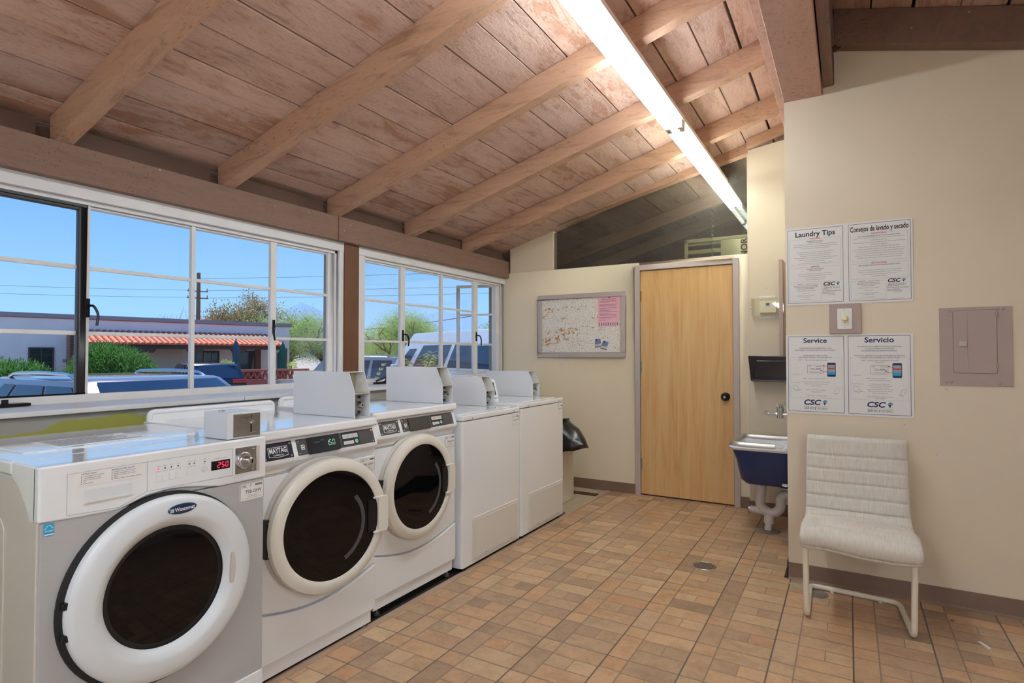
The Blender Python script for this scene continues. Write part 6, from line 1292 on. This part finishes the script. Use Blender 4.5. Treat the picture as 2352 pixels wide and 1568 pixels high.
def tree(name, label, base, h, crown, n, leaf, mat, seed, ll=0.10, lw=0.035, trunk=0.16, lean=(0,0), group=None, br=9, spread=0.75, bare=0, droop=0):
    rnd = random.Random(seed); w = thing(name, label, 'tree', (base[0], base[1], GZ), group); st = G(); g = G(); tips = []
    def grow(p, d, L, r, lv):
        pts = [p.copy()]; rr = [r]
        for k in range(4): d = (d+Vector((rnd.gauss(0,.16), rnd.gauss(0,.16), rnd.gauss(0,.08)+0.02-droop*lv*0.03))).normalized(); p = p+d*L/4; pts.append(p.copy()); rr.append(r*(1-0.11*(k+1)))
        st.tube(pts, rr, 6 if lv < 2 else 4, caps=False)
        if lv >= 3: tips.append(p); tips.append(pts[2]); return
        for _ in range(4 if lv else br):
            a = rnd.uniform(0, 2*PI); t = Vector((math.cos(a), math.sin(a), rnd.uniform(0.1, 0.9)))
            grow(pts[rnd.choice((2,3,4))], (d*(1-spread)+t*spread).normalized(), L*rnd.uniform(0.55, 0.8), r*0.5, lv+1)
    grow(Vector((base[0], base[1], GZ)), Vector((lean[0], lean[1], 1)).normalized(), h*0.34, trunk, 0)
    build('trunk', st, M['bark'], w)
    if not bare:
        for _ in range(n):
            t = rnd.choice(tips); leaf_cloud(g, t, (crown,)*3, 1, ll, lw, rnd, 0.1, 0.1)
        build('foliage', g, M[mat], w)
    return w
tree('mesquite_tree', 'feathery mesquite tree with dark leaning trunk filling the left panes of the smaller window', (-17.6, 19.6), 5.4, 0.60, 42000, 0, 'palo', 11, 0.09, 0.014, 0.17, (0.5, 0.25), br=8)
tree('mesquite_tree', 'grey green tree seen in the last pane of the wide window, beside the villa corner', (-20.6, 18.4), 5.2, 0.55, 40000, 0, 'mesquite', 12, 0.09, 0.014, 0.15, (0.1, 0.2), br=8)
tree('palo_verde_tree', 'soft light green tree rising behind the villa roof, in front of the brown one', (-36, 28.3), 7.6, 1.05, 34000, 0, 'palo', 13, 0.14, 0.03, 0.2, br=8)
tree('brown_tree', 'brown leaved tree rising behind the villa roof left of the light green one', (-42, 28.8), 9.6, 0.75, 18000, 0, 'tree_brown', 14, 0.18, 0.09, 0.26, br=9)
tree('bare_tree', 'bare twiggy tree behind the villa roof beside the power pole', (-37.5, 21.5), 6.6, 0, 0, 0, 'palo', 15, trunk=0.07, bare=1, br=8, spread=0.55)
rnd = random.Random(9)
names = ['bright green shrubby tree left of the mountain, under the cable', 'pale green tree below the mountain peak in the smaller window', 'green tree line right of the mountain above the van roof', 'olive green tree at the foot of the leaning mesquite', 'dense green tree behind the silver tan SUV', 'green tree behind the roof unit of the van']
for i, (x, y, hh, mt) in enumerate(((-17.2, 26.5, 4.3, 'palo'), (-14.6, 26.0, 4.1, 'palo'), (-12.0, 26.5, 4.6, 'mesquite'), (-20.8, 25.0, 4.3, 'palo'), (-24.2, 25.4, 4.0, 'palo'), (-9.3, 26.2, 5.0, 'mesquite'))):
    bl_ = [((x+rnd.uniform(-1.2,1.2), y+rnd.uniform(-0.8,0.8), GZ+hh*rnd.uniform(0.3,0.78)), (1.2,1.2,0.85)) for _ in range(7)]
    bush('desert_tree', names[i], bl_, 15000, 0.12, 0.03, mt, 30+i, 'green desert trees behind the cars')
# ---- power pole and wires
w = thing('power_pole', 'wooden power pole with two crossarms rising behind the villa', 'pole', (-39.05, 23.44, GZ))
px, py = -39.05, 23.44
build('shaft', G().cyl((px,py,GZ), (px,py,6.95), 0.17, 0.12, n=12), M['pole'], w)
lr = Vector((0.863, 0.505, 0)); 
def off_(o, s, z): return Vector((px, py, z))+lr*s
for z, s0, s1 in ((5.65,-0.75,0.65),(5.18,-0.78,0.66)):
    g = G().tube([off_(0,s0,z+0.06), off_(0,s1,z-0.02)], 0.045, 6); arm = build('crossarm', g, M['pole'], w)
    g = G()
    for s in (s0+0.05, s1-0.05): g.cyl(off_(0,s,z+0.03), off_(0,s,z+0.20), 0.035, n=8)
    build('insulator', g, M['coping'], arm)
def wire(label, a, b, sag=0.3):
    a, b = Vector(a), Vector(b); pts = [a.lerp(b, t/12)-Vector((0,0,sag*4*(t/12)*(1-t/12))) for t in range(13)]
    solo('power_line', G().tube(pts, 0.011, 5), M['wire'], label, 'cable', 'power lines on the pole')
wire('thin power line running left from the upper crossarm', off_(0,-0.7,5.75), (-41, -6, 4.55)); wire('thin power line running left from the lower crossarm', off_(0,-0.7,5.25), (-41, -6, 4.2))
wire('highest power line running right from the pole top', off_(0,0.1,6.55), (-8, 38, 7.3), 0.2); wire('power line running right from the upper crossarm', off_(0,0.6,5.72), (-8, 38, 6.2), 0.2); wire('power line running right from the lower crossarm', off_(0,0.6,5.2), (-8, 38, 5.8), 0.2)
solo('phone_cable', G().tube([(-31, 22.5, 2.45), (-20, 22.0, 2.62), (-8, 21.6, 3.6)], 0.018, 6), M['wire'], 'black cable crossing low in front of the mountain', 'cable')
# ---- mountains
g = G(); rnd = random.Random(2); NX = 90; cols = []
for i in range(NX+1):
    px_ = 300+ (1250-300)*i/NX; az = math.radians(30.34)+math.atan((1176-px_)/1319); 
    def peak(c, wd, hh): return hh*max(0, 1-abs(px_-c)/wd)
    h = max(peak(692,330,118)*0+118*max(0,1-abs(px_-692)/240)**0.8, 92-abs(px_-504)*0.25, 62, 100-abs(px_-1016)*0.26, 93-abs(px_-1075)*0.25, 86-abs(px_-960)*0.3)+rnd.uniform(-1.2,1.2)
    d = 600/math.cos(math.atan((px_-1176)/1319)); z = EYE+(h*1.0)/1319*600
    cols.append((az, d, z))
for az, d, z in cols:
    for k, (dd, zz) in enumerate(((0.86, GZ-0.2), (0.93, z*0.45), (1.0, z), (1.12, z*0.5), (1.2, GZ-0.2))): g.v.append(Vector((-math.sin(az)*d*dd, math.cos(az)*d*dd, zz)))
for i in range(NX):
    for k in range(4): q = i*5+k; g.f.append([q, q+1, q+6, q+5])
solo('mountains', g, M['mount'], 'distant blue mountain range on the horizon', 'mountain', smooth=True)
